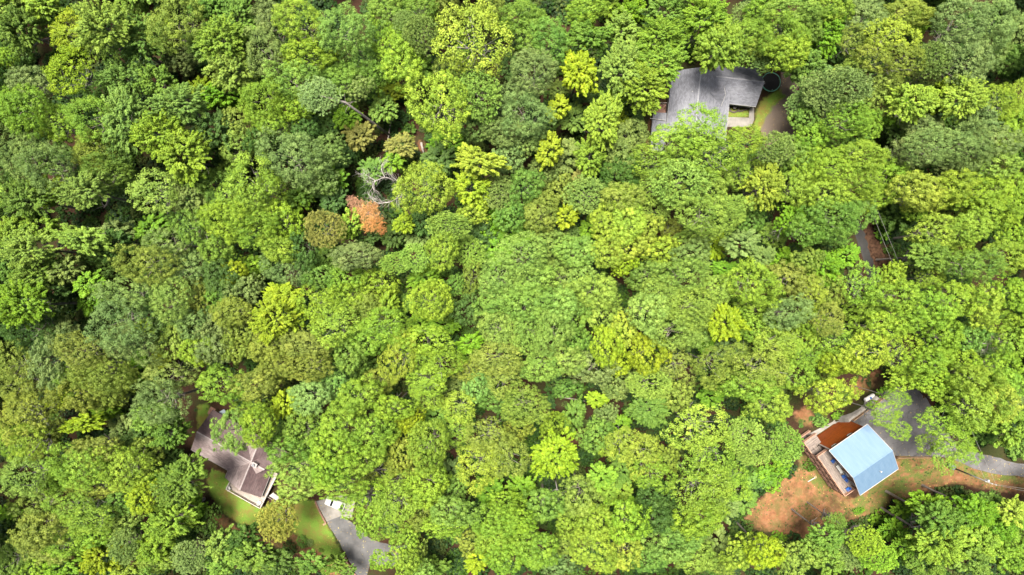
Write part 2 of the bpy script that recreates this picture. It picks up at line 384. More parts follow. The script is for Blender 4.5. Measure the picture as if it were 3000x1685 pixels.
CLEAR_EXTRA = [[(2400,1090),(2560,1090),(2640,1160),(2500,1240),(2330,1300),(2310,1230)], [(1900,180),(2290,190),(2300,330),(2200,400),(1900,445)],
               [(545,1130),(700,1190),(830,1390),(1020,1460),(1180,1600),(1180,1720),(960,1690),(600,1540),(520,1320)], [(2340,1280),(2470,1190),(2650,1360),(2520,1470),(2450,1460)]]
def axis_coords(lo, hi, step, far):
    a = list(np.arange(lo, hi + 1e-6, step)); d = step; p = lo; q = hi
    while p > -far: d *= 1.35; p -= d; q += d; a = [p] + a + [q]
    return np.array(a)
def build_ground():
    xs = axis_coords(-125, 125, 0.55, 2500); ys = axis_coords(-75, 75, 0.55, 2500)
    X, Y = np.meshgrid(xs, ys); X = X.ravel(); Y = Y.ravel(); Zz = terrain(X, Y)
    nx, ny = len(xs), len(ys)
    me = bpy.data.meshes.new('ground'); me.vertices.add(nx*ny)
    me.vertices.foreach_set('co', np.stack([X, Y, Zz], 1).ravel())
    ii, jj = np.meshgrid(np.arange(nx - 1), np.arange(ny - 1)); a = (jj*nx + ii).ravel()
    q = np.stack([a, a + 1, a + nx + 1, a + nx], 1); n = len(q)
    me.loops.add(n*4); me.loops.foreach_set('vertex_index', q.ravel().astype(np.int32))
    me.polygons.add(n); me.polygons.foreach_set('loop_start', (np.arange(n)*4).astype(np.int32)); me.polygons.foreach_set('loop_total', np.full(n, 4, np.int32))
    me.update()
    k = PX*(H - Zz)/H; px, py = X/k + 1500, 842.5 - Y/k
    for key, soft in (('clay', 26.0), ('grass', 18.0), ('gravel', 12.0), ('mix', 22.0)):
        val = np.zeros(len(X))
        for poly in Z[key]:
            val = np.maximum(val, 1 - sstep(-soft, soft, sdist(poly, px, py)))
        at = me.attributes.new(key, 'FLOAT', 'POINT'); at.data.foreach_set('value', val.astype(np.float32))
    m = bpy.data.materials.new('forest_ground'); m.use_nodes = True
    t = m.node_tree; b = t.nodes['Principled BSDF']; b.inputs['Roughness'].default_value = 0.92; b.inputs['Specular IOR Level'].default_value = 0.12
    tc = t.nodes.new('ShaderNodeTexCoord')
    def noise(scale, detail=8, rough=0.65):
        nn = t.nodes.new('ShaderNodeTexNoise'); nn.inputs['Scale'].default_value = scale; nn.inputs['Detail'].default_value = detail; nn.inputs['Roughness'].default_value = rough
        t.links.new(tc.outputs['Object'], nn.inputs['Vector']); return nn.outputs['Fac']
    def ramp(src, stops):
        r = t.nodes.new('ShaderNodeValToRGB'); cr = r.color_ramp
        while len(cr.elements) < len(stops): cr.elements.new(0.5)
        for e, (p, c) in zip(cr.elements, stops): e.position = p; e.color = (*(c if c[0] == c[1] == c[2] else dim(c)), 1)
        t.links.new(src, r.inputs[0]); return r.outputs[0]
    nb, nm, nf = noise(0.12), noise(0.9), noise(7.0)
    def mixn(f, a, b2):
        x = t.nodes.new('ShaderNodeMix'); x.data_type = 'RGBA'; t.links.new(f, x.inputs[0]); t.links.new(a, x.inputs[6]); t.links.new(b2, x.inputs[7]); return x.outputs[2]
    def factor(key, sharp=3.2):
        at = t.nodes.new('ShaderNodeAttribute'); at.attribute_name = key
        s1 = t.nodes.new('ShaderNodeMath'); s1.operation = 'ADD'; t.links.new(at.outputs['Fac'], s1.inputs[0])
        s2 = t.nodes.new('ShaderNodeMath'); s2.operation = 'MULTIPLY_ADD'; s2.inputs[1].default_value = 0.9; s2.inputs[2].default_value = -0.45
        t.links.new(nm, s2.inputs[0]); t.links.new(s2.outputs[0], s1.inputs[1])
        s3 = t.nodes.new('ShaderNodeMath'); s3.operation = 'MULTIPLY_ADD'; s3.use_clamp = True; s3.inputs[1].default_value = sharp; s3.inputs[2].default_value = 0.5 - 0.5*sharp
        t.links.new(s1.outputs[0], s3.inputs[0]); return s3.outputs[0]
    litter = ramp(nf, [(0.3, (0.022, 0.012, 0.008)), (0.55, (0.06, 0.028, 0.016)), (0.75, (0.11, 0.055, 0.03))])
    mossy = ramp(nf, [(0.3, (0.02, 0.035, 0.008)), (0.7, (0.06, 0.085, 0.02))])
    base = mixn(ramp(nb, [(0.45, (0, 0, 0)), (0.62, (0.75, 0.75, 0.75))]), litter, mossy)
    clay = ramp(nm, [(0.25, (0.23, 0.10, 0.046)), (0.5, (0.33, 0.15, 0.072)), (0.75, (0.41, 0.22, 0.12))])
    clay2 = mixn(ramp(noise(0.35, 10, 0.75), [(0.44, (0, 0, 0)), (0.60, (0.8, 0.8, 0.8))]), clay, ramp(nf, [(0.3, (0.075, 0.085, 0.02)), (0.7, (0.20, 0.18, 0.06))]))
    clay3 = mixn(ramp(noise(22.0, 3), [(0.60, (0, 0, 0)), (0.68, (0.8, 0.8, 0.8))]), clay2, ramp(nm, [(0.4, (0.10, 0.05, 0.03)), (0.6, (0.38, 0.27, 0.17))]))
    clay3 = mixn(ramp(noise(0.16, 10, 0.72), [(0.50, (0, 0, 0)), (0.62, (0.65, 0.65, 0.65))]), clay3, litter)
    wild = mixn(ramp(noise(0.55, 10, 0.75), [(0.42, (0, 0, 0)), (0.56, (0.9, 0.9, 0.9))]), clay3, ramp(nf, [(0.3, (0.055, 0.10, 0.016)), (0.7, (0.19, 0.24, 0.055))]))
    grass = ramp(nf, [(0.3, (0.105, 0.19, 0.022)), (0.5, (0.17, 0.30, 0.038)), (0.72, (0.25, 0.37, 0.065))])
    grass2 = mixn(ramp(noise(0.30, 10, 0.75), [(0.40, (0.85, 0.85, 0.85)), (0.56, (0, 0, 0))]), grass, ramp(nf, [(0.3, (0.17, 0.13, 0.03)), (0.7, (0.31, 0.21, 0.07))]))
    gravel = ramp(noise(11.0, 6, 0.75), [(0.3, (0.13, 0.095, 0.075)), (0.5, (0.20, 0.155, 0.125)), (0.72, (0.29, 0.24, 0.20))])
    c = mixn(factor('clay'), base, clay3); c = mixn(factor('mix'), c, wild); c = mixn(factor('gravel'), c, gravel); c = mixn(factor('grass'), c, grass2)
    t.links.new(c, b.inputs['Base Color'])
    bp = t.nodes.new('ShaderNodeBump'); bp.inputs['Strength'].default_value = 0.6; bp.inputs['Distance'].default_value = 0.12
    t.links.new(nf, bp.inputs['Height']); t.links.new(bp.outputs[0], b.inputs['Normal'])
    me.materials.append(m)
    o = bpy.data.objects.new('ground', me); COL.objects.link(o); return structure(o)
build_ground()

def sheet(name, poly, m, dz, step=0.8):
    """a paved sheet draped on the ground: polygon (world x,y) cut into small cells"""
    import bmesh
    bm = bmesh.new(); vs = [bm.verts.new((x, y, 0)) for x, y in poly]; bm.faces.new(vs)
    xs = [p[0] for p in poly]; ys = [p[1] for p in poly]
    for ax, lo, hi in ((0, min(xs), max(xs)), (1, min(ys), max(ys))):
        v = lo + step
        while v < hi:
            co = Vector((v, 0, 0)) if ax == 0 else Vector((0, v, 0)); no = Vector((1, 0, 0)) if ax == 0 else Vector((0, 1, 0))
            bmesh.ops.bisect_plane(bm, geom=bm.verts[:] + bm.edges[:] + bm.faces[:], plane_co=co, plane_no=no); v += step
    for v in bm.verts: v.co.z = tz(v.co.x, v.co.y) + dz
    bmesh.ops.recalc_face_normals(bm, faces=bm.faces[:])
    if sum(f.normal.z for f in bm.faces) < 0: bmesh.ops.reverse_faces(bm, faces=bm.faces[:])
    me = bpy.data.meshes.new(name); bm.to_mesh(me); bm.free(); me.materials.append(m)
    o = bpy.data.objects.new(name, me); COL.objects.link(o); return structure(o)
def jag(poly, amp, seed, step=1.2):
    """ragged edge for worn asphalt and lawn borders"""
    rr = random.Random(seed); out = []
    for i in range(len(poly)):
        a = Vector(poly[i]); b = Vector(poly[(i+1) % len(poly)]); d = b - a; k = max(1, int(d.length/step)); nrm = Vector((-d.y, d.x)).normalized() if d.length else Vector((0, 0))
        for j in range(k):
            p = a + d*(j/k); 
            if j: p = p + nrm*rr.uniform(-amp, amp)
            out.append((p.x, p.y))
    return out
sheet('driveway', jag(DRIVE, 0.22, 1), M['asphalt'], 0.03)
lane = [G(x, y) for x, y in LANE_PX]
L1, L2 = [], []
for i, p in enumerate(lane):
    d = (lane[min(i+1, len(lane)-1)] - lane[max(i-1, 0)]); d.z = 0; d.normalize(); nrm = Vector((-d.y, d.x, 0)); w = 1.75
    L1.append(tuple((p + nrm*w)[:2])); L2.append(tuple((p - nrm*w)[:2]))
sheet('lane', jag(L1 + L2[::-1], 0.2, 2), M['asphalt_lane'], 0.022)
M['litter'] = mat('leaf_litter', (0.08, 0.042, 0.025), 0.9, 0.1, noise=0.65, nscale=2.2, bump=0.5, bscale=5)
Lm = []; Lo = []
for i, p in enumerate(lane):
    d = (lane[min(i+1, len(lane)-1)] - lane[max(i-1, 0)]); d.z = 0; d.normalize(); nrm = Vector((-d.y, d.x, 0)); Lm.append(tuple((p - nrm*0.35)[:2])); Lo.append(tuple((p - nrm*3.1)[:2]))
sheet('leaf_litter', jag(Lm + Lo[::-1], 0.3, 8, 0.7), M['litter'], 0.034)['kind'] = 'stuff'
poly = lambda pts: [tuple(G(x, y)[:2]) for x, y in pts]
sheet('asphalt_drive', jag(poly([(957,1527),(998,1511),(1030,1530),(1080,1575),(1150,1600),(1230,1590),(1300,1600),(1300,1640),(1140,1660),(1085,1650),(1074,1690),(1074,1740),(1040,1740),(1040,1672),(1014,1624),(985,1575),(965,1545)]), 0.15, 3), M['asphalt_cracked'], 0.03)
sheet('concrete_pad', poly([(924,1469),(950,1462),(1010,1450),(1040,1470),(1030,1520),(998,1512),(957,1528)]), M['concrete'], 0.04)
sheet('front_walk', poly([(2127,343),(2194,345),(2196,314),(2209,314),(2209,352),(2200,372),(2127,372)]), M['concrete'], 0.04)
cz = lambda x, y: (2300 + x/3.618, 1100 + y/3.618)
sheet('side_path', poly([cz(205,640),cz(330,575),cz(500,490),cz(600,425),cz(700,395),cz(780,350),cz(870,270),cz(960,215),cz(1000,240),cz(880,345),cz(700,470),cz(600,530),cz(515,510),cz(275,670)]), M['concrete'], 0.16, 0.4)

# ------------------------------------------------------------------ houses
def wbuild(mb, name, m, root, **kw):
    o = root.location
    mb.v = [(x - o.x, y - o.y, z - o.z) for x, y, z in mb.v]
    return mb.build(name, m, root, **kw)
def inset(pts, d):
    c = sum((Vector(p[:2]) for p in pts), Vector((0, 0)))/len(pts); out = []
    n = len(pts)
    for i in range(n):
        p = Vector(pts[i][:2]); e1 = (p - Vector(pts[i-1][:2])).normalized(); e2 = (Vector(pts[(i+1) % n][:2]) - p).normalized()
        out.append(p + e2*d - e1*d)
    return out
def gable_walls(mb, ra, rb, e1a, e1b, e2a, e2b, ins=0.45, z0=-0.3):
    """walls under a gabled roof: ridge ra-rb, eaves e1a-e1b and e2a-e2b"""
    q = [e1a, e1b, e2b, e2a]
    p = inset(q, ins)
    ze1, ze2 = e1a.z - 0.12, e2a.z - 0.12
    zs = [ze1, ze1, ze2, ze2]
    low = [Vector((a.x, a.y, z0)) for a in p]; top = [Vector((a.x, a.y, z)) for a, z in zip(p, zs)]
    def topz(t, a, b, r):  # ridge point over the inset gable
        return None
    rr = []
    for r, o in ((ra, rb), (rb, ra)):
        d = (o - r).normalized(); v = r + d*ins; v.z = r.z - 0.3; rr.append(v)
    mb.face([low[0], low[1], top[1], top[0]][::-1], [(0,0),((low[1]-low[0]).length,0),((low[1]-low[0]).length,ze1),(0,ze1)][::-1])
    mb.face([low[2], low[3], top[3], top[2]][::-1])
    mb.face([low[1], low[2], top[2], rr[1], top[1]][::-1])
    mb.face([low[3], low[0], top[0], rr[0], top[3]][::-1])
    return mb
def two_slopes(ra, rb, e1a, e1b, e2a, e2b, root, mat1, mat2, capmat, thick=0.16, capw=0.34):
    d = (rb - ra)
    a = wbuild(MB().slab([e1a, e1b, rb, ra], thick, d), 'roof_slope', mat1, root)
    b = wbuild(MB().slab([e2a, e2b, rb, ra], thick, d), 'roof_slope', mat2, root)
    up = Vector((0, 0, 0.02))
    s1 = ((e1a - ra) - d.normalized()*(e1a - ra).dot(d.normalized())).normalized()*capw/2
    s2 = ((e2a - ra) - d.normalized()*(e2a - ra).dot(d.normalized())).normalized()*capw/2
    cap = MB(); cap.slab([ra + up, rb + up, rb + s1 + up, ra + s1 + up], 0.03, d); cap.slab([ra + up, rb + up, rb + s2 + up, ra + s2 + up], 0.03, d)
    wbuild(cap, 'ridge_cap', capmat, root)
    return a, b
def fascia(pairs, root, m=None, h=0.2, w=0.06):
    for a, b in pairs: wbuild(MB().beam(a - Vector((0, 0, 0.1)), b - Vector((0, 0, 0.1)), w, h), 'fascia', m or M['white'], root)

# --- grey roofed house, upper part of the picture
gh = empty('house', W(2110, 290, 0)); tag(gh, 'house with grey shingle roofs and a crossing ridge, beside the round black trampoline', 'house')
w_ra, w_rb = W(2055, 196.6, 8.2), W(2035.5, 385, 8.2)
l1, l2 = W(1969, 208, 4.0), W(1950, 394, 4.0)
r1, r2 = W(2145, 226, 4.2), W(2125.5, 412, 4.2)
two_slopes(w_ra, w_rb, l1, l2, r1, r2, gh, M['shingle_grey'], M['shingle_grey'], M['ridge_grey'])
e_ra, e_rb = W(2098, 223.7, 6.3), W(2240, 239.7, 6.3)
n1, n2 = W(2094, 186.5, 2.8), W(2221, 200.5, 2.8)
s1, s2 = W(2100, 300.5, 2.8), W(2214.5, 313, 2.8)
two_slopes(e_ra, e_rb, n1, n2, s1, s2, gh, M['shingle_grey'], M['shingle_grey'], M['ridge_grey'])
mb = MB(); gable_walls(mb, w_ra, w_rb, l1, l2, r1, r2); gable_walls(mb, e_ra, e_rb, n1, n2, s1, s2); wbuild(mb, 'wall', M['white'], gh)
d0, d1 = W(2081, 271, 7.1), W(2126, 277, 7.0)
dorm = MB().slab([d0, d1, W(2121, 257, 5.4)], 0.14, d1 - d0).slab([d0, d1, W(2112, 312, 5.0)], 0.14, d1 - d0)
dg = wbuild(dorm, 'entry_gable', M['shingle_grey'], gh)
wbuild(MB().face([W(2121, 257.5, 5.25), W(2125.6, 277, 6.85), W(2112, 311, 4.85), W(2112, 311, 3.2), W(2120, 259, 3.2)]), 'entry_wall', M['white'], gh)
fascia([(W(2121.5, 257, 5.5), d1), (d1, W(2112.5, 312, 5.1)), (W(2116, 246, 4.9), W(2116, 258, 4.9)), (W(2116, 258, 4.9), W(2121, 259, 4.9)), (W(2112, 310, 4.7), W(2118, 310, 4.7)), (s1 + (s2 - s1)*0.25, s2), (r1 + (r2 - r1)*0.47, r2), (l1 + (l2 - l1)*0.5, l2)], gh)
wbuild(MB().tube([W(2028.5, 268, 6.3), W(2028.5, 268, 7.5)], 0.09, 8), 'vent_pipe', M['insulator'], gh)
sh = [W(1914, 329, 3.0), W(1953, 331, 3.4), W(1950, 445, 3.4), W(1903, 440, 3.0)]
wbuild(MB().slab(sh, 0.14, sh[3] - sh[0]), 'porch_roof', M['shingle_grey'], gh)
mb = MB(); q = inset(sh, 0.3)
for i in range(4):
    a, b = q[i], q[(i+1) % 4]; mb.face([(a.x, a.y, -0.2), (b.x, b.y, -0.2), (b.x, b.y, 2.85), (a.x, a.y, 2.85)])
wbuild(mb, 'porch_wall', M['white'], gh)
wbuild(MB().tube([W(1905, 347, 3.25), W(1950, 353, 3.7)], 0.07, 6), 'gutter', M['white'], gh)
# side deck with rail
dk = [W(1903, 305, 1.0), W(1952, 305, 1.0), W(1951, 331, 1.0), W(1903, 331, 1.0)]
wbuild(MB().slab(dk, 0.12, dk[1] - dk[0]), 'deck_floor', M['rail_dark'], gh)
rl = MB()
for a, b in ((0, 1), (0, 3)):
    A_, B_ = dk[a] + Vector((0, 0, 0.95)), dk[b] + Vector((0, 0, 0.95)); rl.beam(A_, B_, 0.08, 0.08)
    for k in range(5):
        p = dk[a].lerp(dk[b], k/4); rl.beam(p, p + Vector((0, 0, 0.95)), 0.07, 0.07)
rl.beam(W(1944.5, 306, 1.0), W(1944.5, 306, 3.4), 0.1, 0.1); rl.beam(W(1951, 310, 1), W(1951, 310, 3.4), 0.14, 0.14)
wbuild(rl, 'deck_rail', M['rail_pale'], gh)

def chair(label, m, loc, rz, group):
    t = empty('deck_chair', loc, rz); tag(t, label, 'chair', group)
    s = MB()
    for k in range(5): s.box((0, -0.2 + k*0.11, 0.36 - k*0.025), (0.52, 0.10, 0.025))
    s.build('seat', m, t)
    b = MB()
    for k in range(5): b.slab([(-0.26 + k*0.105, -0.24, 0.36), (-0.17 + k*0.105, -0.24, 0.36), (-0.16 + k*0.105 + (k-2)*0.02, -0.55, 0.98 - abs(k-2)*0.05), (-0.27 + k*0.105 + (k-2)*0.02, -0.55, 0.98 - abs(k-2)*0.05)], 0.025)
    b.build('backrest', m, t)
    for s_ in (-1, 1):
        MB().box((s_*0.31, 0.0, 0.55), (0.13, 0.7, 0.03)).build('armrest', m, t)
        MB().box((s_*0.29, 0.27, 0.27), (0.05, 0.09, 0.54)).build('leg', m, t)
        MB().beam((s_*0.29, -0.42, 0.02), (s_*0.29, -0.18, 0.54), 0.05, 0.09).build('leg', m, t)
    return t
gl = empty('barbecue_grill', W(1917, 316, 1.0)); tag(gl, 'black barbecue grill on the small dark deck beside the grey roofed house', 'grill')
MB().box((0, 0, 0.45), (0.9, 0.5, 0.7)).build('cabinet', M['dark'], gl, bevel=0.02)
MB().tube([(-0.45, 0, 0.85), (-0.44, 0, 0.85), (0.44, 0, 0.85), (0.45, 0, 0.85)], [0.2, 0.28, 0.28, 0.2], 12).build('lid', M['dark'], gl, smooth=True)
for s_ in (-1, 1): MB().box((s_*0.68, 0, 0.78), (0.4, 0.45, 0.04)).build('side_shelf', M['steel'], gl)

# garden bed with stone ring
gb = empty('garden_bed', W(2150, 317, 0)); tag(gb, 'curved stone edged flower bed under the eave of the grey roofed house', 'flower bed')
sm = MB(); rr = random.Random(5)
ring = [W(2150 + 14*math.cos(a), 317 + 12*math.sin(a), 0.08) for a in np.linspace(-0.3, math.pi + 0.3, 15)] + [W(x, 323 - 3*math.sin(x*0.15), 0.08) for x in np.arange(2166, 2192, 4.0)]
for p in ring: sm.box((p.x - gb.location.x, p.y - gb.location.y, 0.1), (0.34*rr.uniform(.8, 1.2), 0.26, 0.24), rr.uniform(0, 3))
sm.build('stone_edging', M['stone'], gb, bevel=0.04)
mb = MB().tube([(0, 0, 0), (0, 0, .5), (0, 0, .55), (0, 0, .7)], [0.18, 0.12, 0.36, 0.4], 12); mb.build('bird_bath', M['concrete'], gb, smooth=True)

# trampoline
tc_ = W(2259, 240, 0.9); tr = empty('trampoline', (tc_.x, tc_.y, 0)); tag(tr, 'round black trampoline with a green padded rim behind the grey roofed house', 'trampoline')
R_ = 2.05; circ = lambda r, z, n=48: [(r*math.cos(2*math.pi*k/n), r*math.sin(2*math.pi*k/n), z) for k in range(n)]
m_ = MB(); m_.slab(circ(R_ - 0.3, 0.86), 0.02); m_.build('mat', M['black'], tr)
pd = MB(); A1, A2 = circ(R_ - 0.12, 0.93), circ(R_ + 0.06, 0.93); B2 = circ(R_ + 0.08, 0.84)
for k in range(48):
    j = (k+1) % 48; pd.face([A1[k], A2[k], A2[j], A1[j]]); pd.face([A2[k], B2[k], B2[j], A2[j]])
pd.build('pad', M['green_pad'], tr)
MB().tube(circ(R_, 0.8) + [circ(R_, 0.8)[0]], 0.03, 6, False).build('frame', M['steel'], tr)
for k in range(6):
    a = k*math.pi/3 + 0.4; x, y = R_*math.cos(a), R_*math.sin(a)
    MB().tube([(x, y, 0), (x, y, 0.8)], 0.025, 6).build('leg', M['steel'], tr)
    po = MB().tube([(x*1.02, y*1.02, 0.5), (x*1.02, y*1.02, 2.3)], 0.03, 6).build('net_pole', M['dark'], tr)
    MB().tube([(x*1.02, y*1.02, 2.3), (x*1.02, y*1.02, 2.38)], 0.05, 8).build('cap', M['insulator'], po)

# --- brown roofed house, lower part of the picture
bh = empty('house', W(690, 1370, 0)); tag(bh, 'house with weathered brown shingle roof, square chimney and a pale railed deck', 'house')
zr, ze = 5.5, 3.0
m_ra = W(576, 1265, zr); dirm = (W(734.5, 1354.5, zr) - m_ra); m_rb = m_ra + dirm*1.25
e1a = W(559.4, 1317.5, ze); e1b = e1a + dirm*1.0
e2a = W(623.3, 1200, ze); e2b = e2a + dirm*1.45
d_ = dirm.normalized()
two_slopes(m_ra, m_rb, e1a, e1b, e2a, e2b, bh, M['shingle_worn'], M['shingle_brown'], M['ridge_pale'])
w_rb2 = W(701.3, 1436.4, zr - 0.05); w_d = W(734.5, 1354.5, zr - 0.05) - w_rb2; w_ra2 = w_rb2 + w_d*1.75
s1b = W(659, 1399.5, ze); s1a = s1b + w_d*0.95
s2b = W(765.2, 1458, ze); s2a = s2b + w_d*1.8
two_slopes(w_ra2, w_rb2, s1a, s1b, s2a, s2b, bh, M['shingle_worn'], M['shingle_brown'], M['ridge_pale'])
mb = MB(); gable_walls(mb, m_ra, m_rb, e1a, e1b, e2a, e2b); gable_walls(mb, w_ra2, w_rb2, s1a, s1b, s2a, s2b); wbuild(mb, 'wall', M['timber'], bh)
fascia([(e1a, e1b), (s1a.lerp(s1b, 0.6), s1b), (s2a, s2b)], bh, M['white'])
cc = W(743.5, 1363.5, 6.6); ch = MB().box((cc.x, cc.y, 5.2), (0.95, 0.8, 2.2), -0.5)
ch = wbuild(ch, 'chimney', M['ridge_pale'], bh, bevel=0.03)
o_ = bh.location
cf = MB().box((cc.x - o_.x, cc.y - o_.y, 6.33 - o_.z), (1.1, 0.95, 0.1), -0.5).build('chimney_cap', M['ridge_pale'], ch)
MB().tube([(cc.x - o_.x - .12, cc.y - o_.y, 6.35), (cc.x - o_.x - .12, cc.y - o_.y, 6.75)], 0.3, 14).build('flue', M['steel'], ch)
zd = 1.7
c1, c2, c3 = W(661.7, 1433.8, zd + 1), W(761.4, 1490, zd + 1), W(810, 1393, zd + 1)
c4 = c1 + (c3 - c2); dn = Vector((0, 0, -1.0))
wbuild(MB().slab([c1 + dn, c2 + dn, c3 + dn, c4 + dn], 0.15, c2 - c1), 'deck_floor', M['deck_pale'], bh)
rl = MB(); ps = MB()
for a, b, k0 in ((c1, c2, 0.0), (c2, c3, 0.0), (c1, c4, 0.0)):
    b2 = b if a is not c1 or b is c2 else a.lerp(b, 0.22)
    rl.beam(a, b2, 0.14, 0.06); rl.beam(a + dn*0.82, b2 + dn*0.82, 0.05, 0.07)
    L = (b2 - a).length; n = max(2, int(L/0.16))
    for k in range(n + 1):
        p = a.lerp(b2, k/n); rl.beam(p + dn*0.85, p, 0.035, 0.035)
    n = max(1, int(L/2.0))
    for k in range(n + 1):
        p = a.lerp(b2, k/n); wbuild(MB().beam(p + Vector((0, 0, 0.06)), Vector((p.x, p.y, -0.2)), 0.1, 0.1), 'deck_post', M['rail_pale'], bh)
wbuild(rl, 'deck_rail', M['rail_pale'], bh)
st = MB(); a = W(795, 1448, 1.6); b = W(817, 1462, 0.1)
sd_ = (b - a); sn = Vector((-sd_.y, sd_.x, 0)).normalized()*0.55
for k in range(7):
    p = a + sd_*(k/6); st.slab([p - sn, p + sn, p + sn + Vector((sd_.x, sd_.y, 0))*0.15, p - sn + Vector((sd_.x, sd_.y, 0))*0.15], 0.05, sn)
for q in (sn, -sn): st.beam(a + q, b + q, 0.06, 0.25); st.beam(a + q + Vector((0, 0, .95)), b + q + Vector((0, 0, .95)), 0.07, 0.07); st.beam(b + q, b + q + Vector((0, 0, 1)), 0.08, 0.08)
wbuild(st, 'stair', M['rail_pale'], bh)
bd = [W(607, 1212, 0.6), W(617, 1191, 0.6), W(632, 1199, 0.6), W(620, 1222, 0.6)]
wbuild(MB().slab(bd, 0.5, bd[1] - bd[0]), 'back_step', M['rail_dark'], bh)
chair('white deck chair on the near corner of the pale deck by the lawn edge', M['white'], W(672, 1428, zd), 0.5, 'white deck chairs')
chair('white deck chair on the far corner of the pale deck beside the amber tree', M['white'], W(762, 1471, zd), -0.6, 'white deck chairs')
shd = empty('garden_shed', W(652, 1207, 0)); tag(shd, 'small shed with pale blue-grey roof behind the brown roofed house', 'shed')
q = [W(641, 1207, 2.0), W(656, 1199, 2.0), W(668, 1212, 2.3), W(653, 1222, 2.3)]
wbuild(MB().slab(q, 0.08, q[1] - q[0]), 'roof', mat('blue_grey_sheet', (0.22, 0.28, 0.32), 0.5, 0.4, noise=0.15), shd)
mb = MB(); q2 = inset(q, 0.15)
for i in range(4):
    a, b = q2[i], q2[(i+1) % 4]; mb.face([(a.x, a.y, -0.2), (b.x, b.y, -0.2), (b.x, b.y, 2.0), (a.x, a.y, 2.0)])
wbuild(mb, 'wall', M['timber'], shd)

# white car under the trees
cr = empty('parked_car', W(985, 1472, 0.04), math.radians(-22)); tag(cr, 'white car half hidden under the trees on the concrete pad', 'car')
prof = [(-2.2, .35), (-2.2, .85), (-2.05, 1.0), (-1.0, 1.08), (-0.35, 1.6), (1.3, 1.62), (2.05, 1.1), (2.2, .9), (2.2, .35)]
bm_ = MB()
def sect(x, z, wd): return (x, wd, z)
for k in range(len(prof) - 1):
    (x0, z0), (x1, z1) = prof[k], prof[k+1]; w0 = 0.9 if z0 < 1.2 else 0.66; w1 = 0.9 if z1 < 1.2 else 0.66
    bm_.face([(x0, -w0, z0), (x0, w0, z0), (x1, w1, z1), (x1, -w1, z1)])
for s_ in (-1, 1):
    low = [(x, s_*0.9, z) for x, z in prof if z < 1.2]; bm_.face(low if s_ > 0 else low[::-1])
    q = [(-1.0, s_*.9, 1.08), (-.35, s_*.66, 1.6), (1.3, s_*.66, 1.62), (2.05, s_*.9, 1.1)]; bm_.face(q if s_ < 0 else q[::-1])
bm_.face([(-2.2, -.9, .35), (2.2, -.9, .35), (2.2, .9, .35), (-2.2, .9, .35)])
bm_.build('body', M['white_gloss'], cr, bevel=0.06)
MB().slab([(-.96, -.78, 1.125), (-.96, .78, 1.125), (-.42, .6, 1.585), (-.42, -.6, 1.585)], 0.01).build('windscreen', M['glass'], cr)
MB().slab([(2.0, -.78, 1.17), (2.0, .78, 1.17), (1.38, .6, 1.6), (1.38, -.6, 1.6)], 0.01).build('rear_window', M['glass'], cr)
for x in (-1.4, 1.4):
    for s_ in (-1, 1):
        MB().tube([(x, s_*.72, .33), (x, s_*.93, .33)], 0.33, 16).build('wheel', M['dark'], cr)

# --- cabin with the blue roof (lower right); local x along the ridge, y towards the rust wall
cb = empty('cabin', CAB, CAB_A); tag(cb, 'tall cabin with pale blue metal roof, rust-coloured wall and stacked timber decks', 'cabin')
EL, EW, ZE, ZR = 4.75, 5.53, 10.5, 14.0
def cx_(px, py, z):
    p = W(px, py, z) - CAB; return p.dot(CU), p.dot(CV)
for sgn in (1, -1):
    pts = [Vector((-EL, sgn*EW, ZE)), Vector((EL, sgn*EW, ZE)), Vector((EL, 0, ZR)), Vector((-EL, 0, ZR))]
    rs = MB().slab(pts, 0.1, (1, 0, 0)).build('roof_slope', M['metal_roof'], cb)
    n = (pts[1] - pts[0]).cross(pts[3] - pts[0]).normalized(); n = n if n.z > 0 else -n
    sm = MB(); k = -EL + 0.2
    while k < EL:
        sm.beam(Vector((k, sgn*EW, ZE)) + n*0.012, Vector((k, 0.0, ZR)) + n*0.012, 0.03, 0.03); k += 0.305
    sm.build('seam', M['metal_roof'], rs)
cp = MB()
for sgn in (1, -1):
    e = Vector((0, sgn*EW, ZE - ZR)).normalized()*0.22
    cp.slab([Vector((-EL - .03, 0, ZR + .06)), Vector((EL + .03, 0, ZR + .06)), Vector((EL + .03, e.y, ZR + e.z + .06)), Vector((-EL - .03, e.y, ZR + e.z + .06))], 0.03, (1, 0, 0))
cp.build('ridge_cap', M['metal_roof'], cb)
fa = MB()
for sgn in (1, -1):
    fa.beam((-EL, sgn*(EW + .05), ZE - .08), (EL, sgn*(EW + .05), ZE - .08), 0.1, 0.14)
    for x in (-EL - .04, EL + .04): fa.beam((x, sgn*EW, ZE - .09), (x, 0, ZR - .09), 0.06, 0.16)
fa.build('fascia', M['rail_pale'], cb)
WX, WY = EL - 0.55, EW - 0.45
zt = ZE + 0.12
wl = MB()
wl.face([(WX, WY, -.5), (-WX, WY, -.5), (-WX, WY, zt), (WX, WY, zt)], [(0, 0), (2*WX, 0), (2*WX, zt), (0, zt)])
wl.face([(-WX, -WY, -.5), (WX, -WY, -.5), (WX, -WY, zt), (-WX, -WY, zt)], [(0, 0), (2*WX, 0), (2*WX, zt), (0, zt)])
wl.face([(WX, -WY, -.5), (WX, WY, -.5), (WX, WY, zt), (WX, 0, ZR - .15), (WX, -WY, zt)], [(0, 0), (2*WY, 0), (2*WY, zt), (WY, ZR), (0, zt)])
wl.build('rust_wall', M['rust_wall'], cb)
gw = MB().face([(-WX, WY, -.5), (-WX, -WY, -.5), (-WX, -WY, zt), (-WX, 0, ZR - .15), (-WX, WY, zt)], [(0, 0), (2*WY, 0), (2*WY, zt), (WY, ZR), (0, zt)])
gw.build('gable_wall', M['orange_wall'], cb)
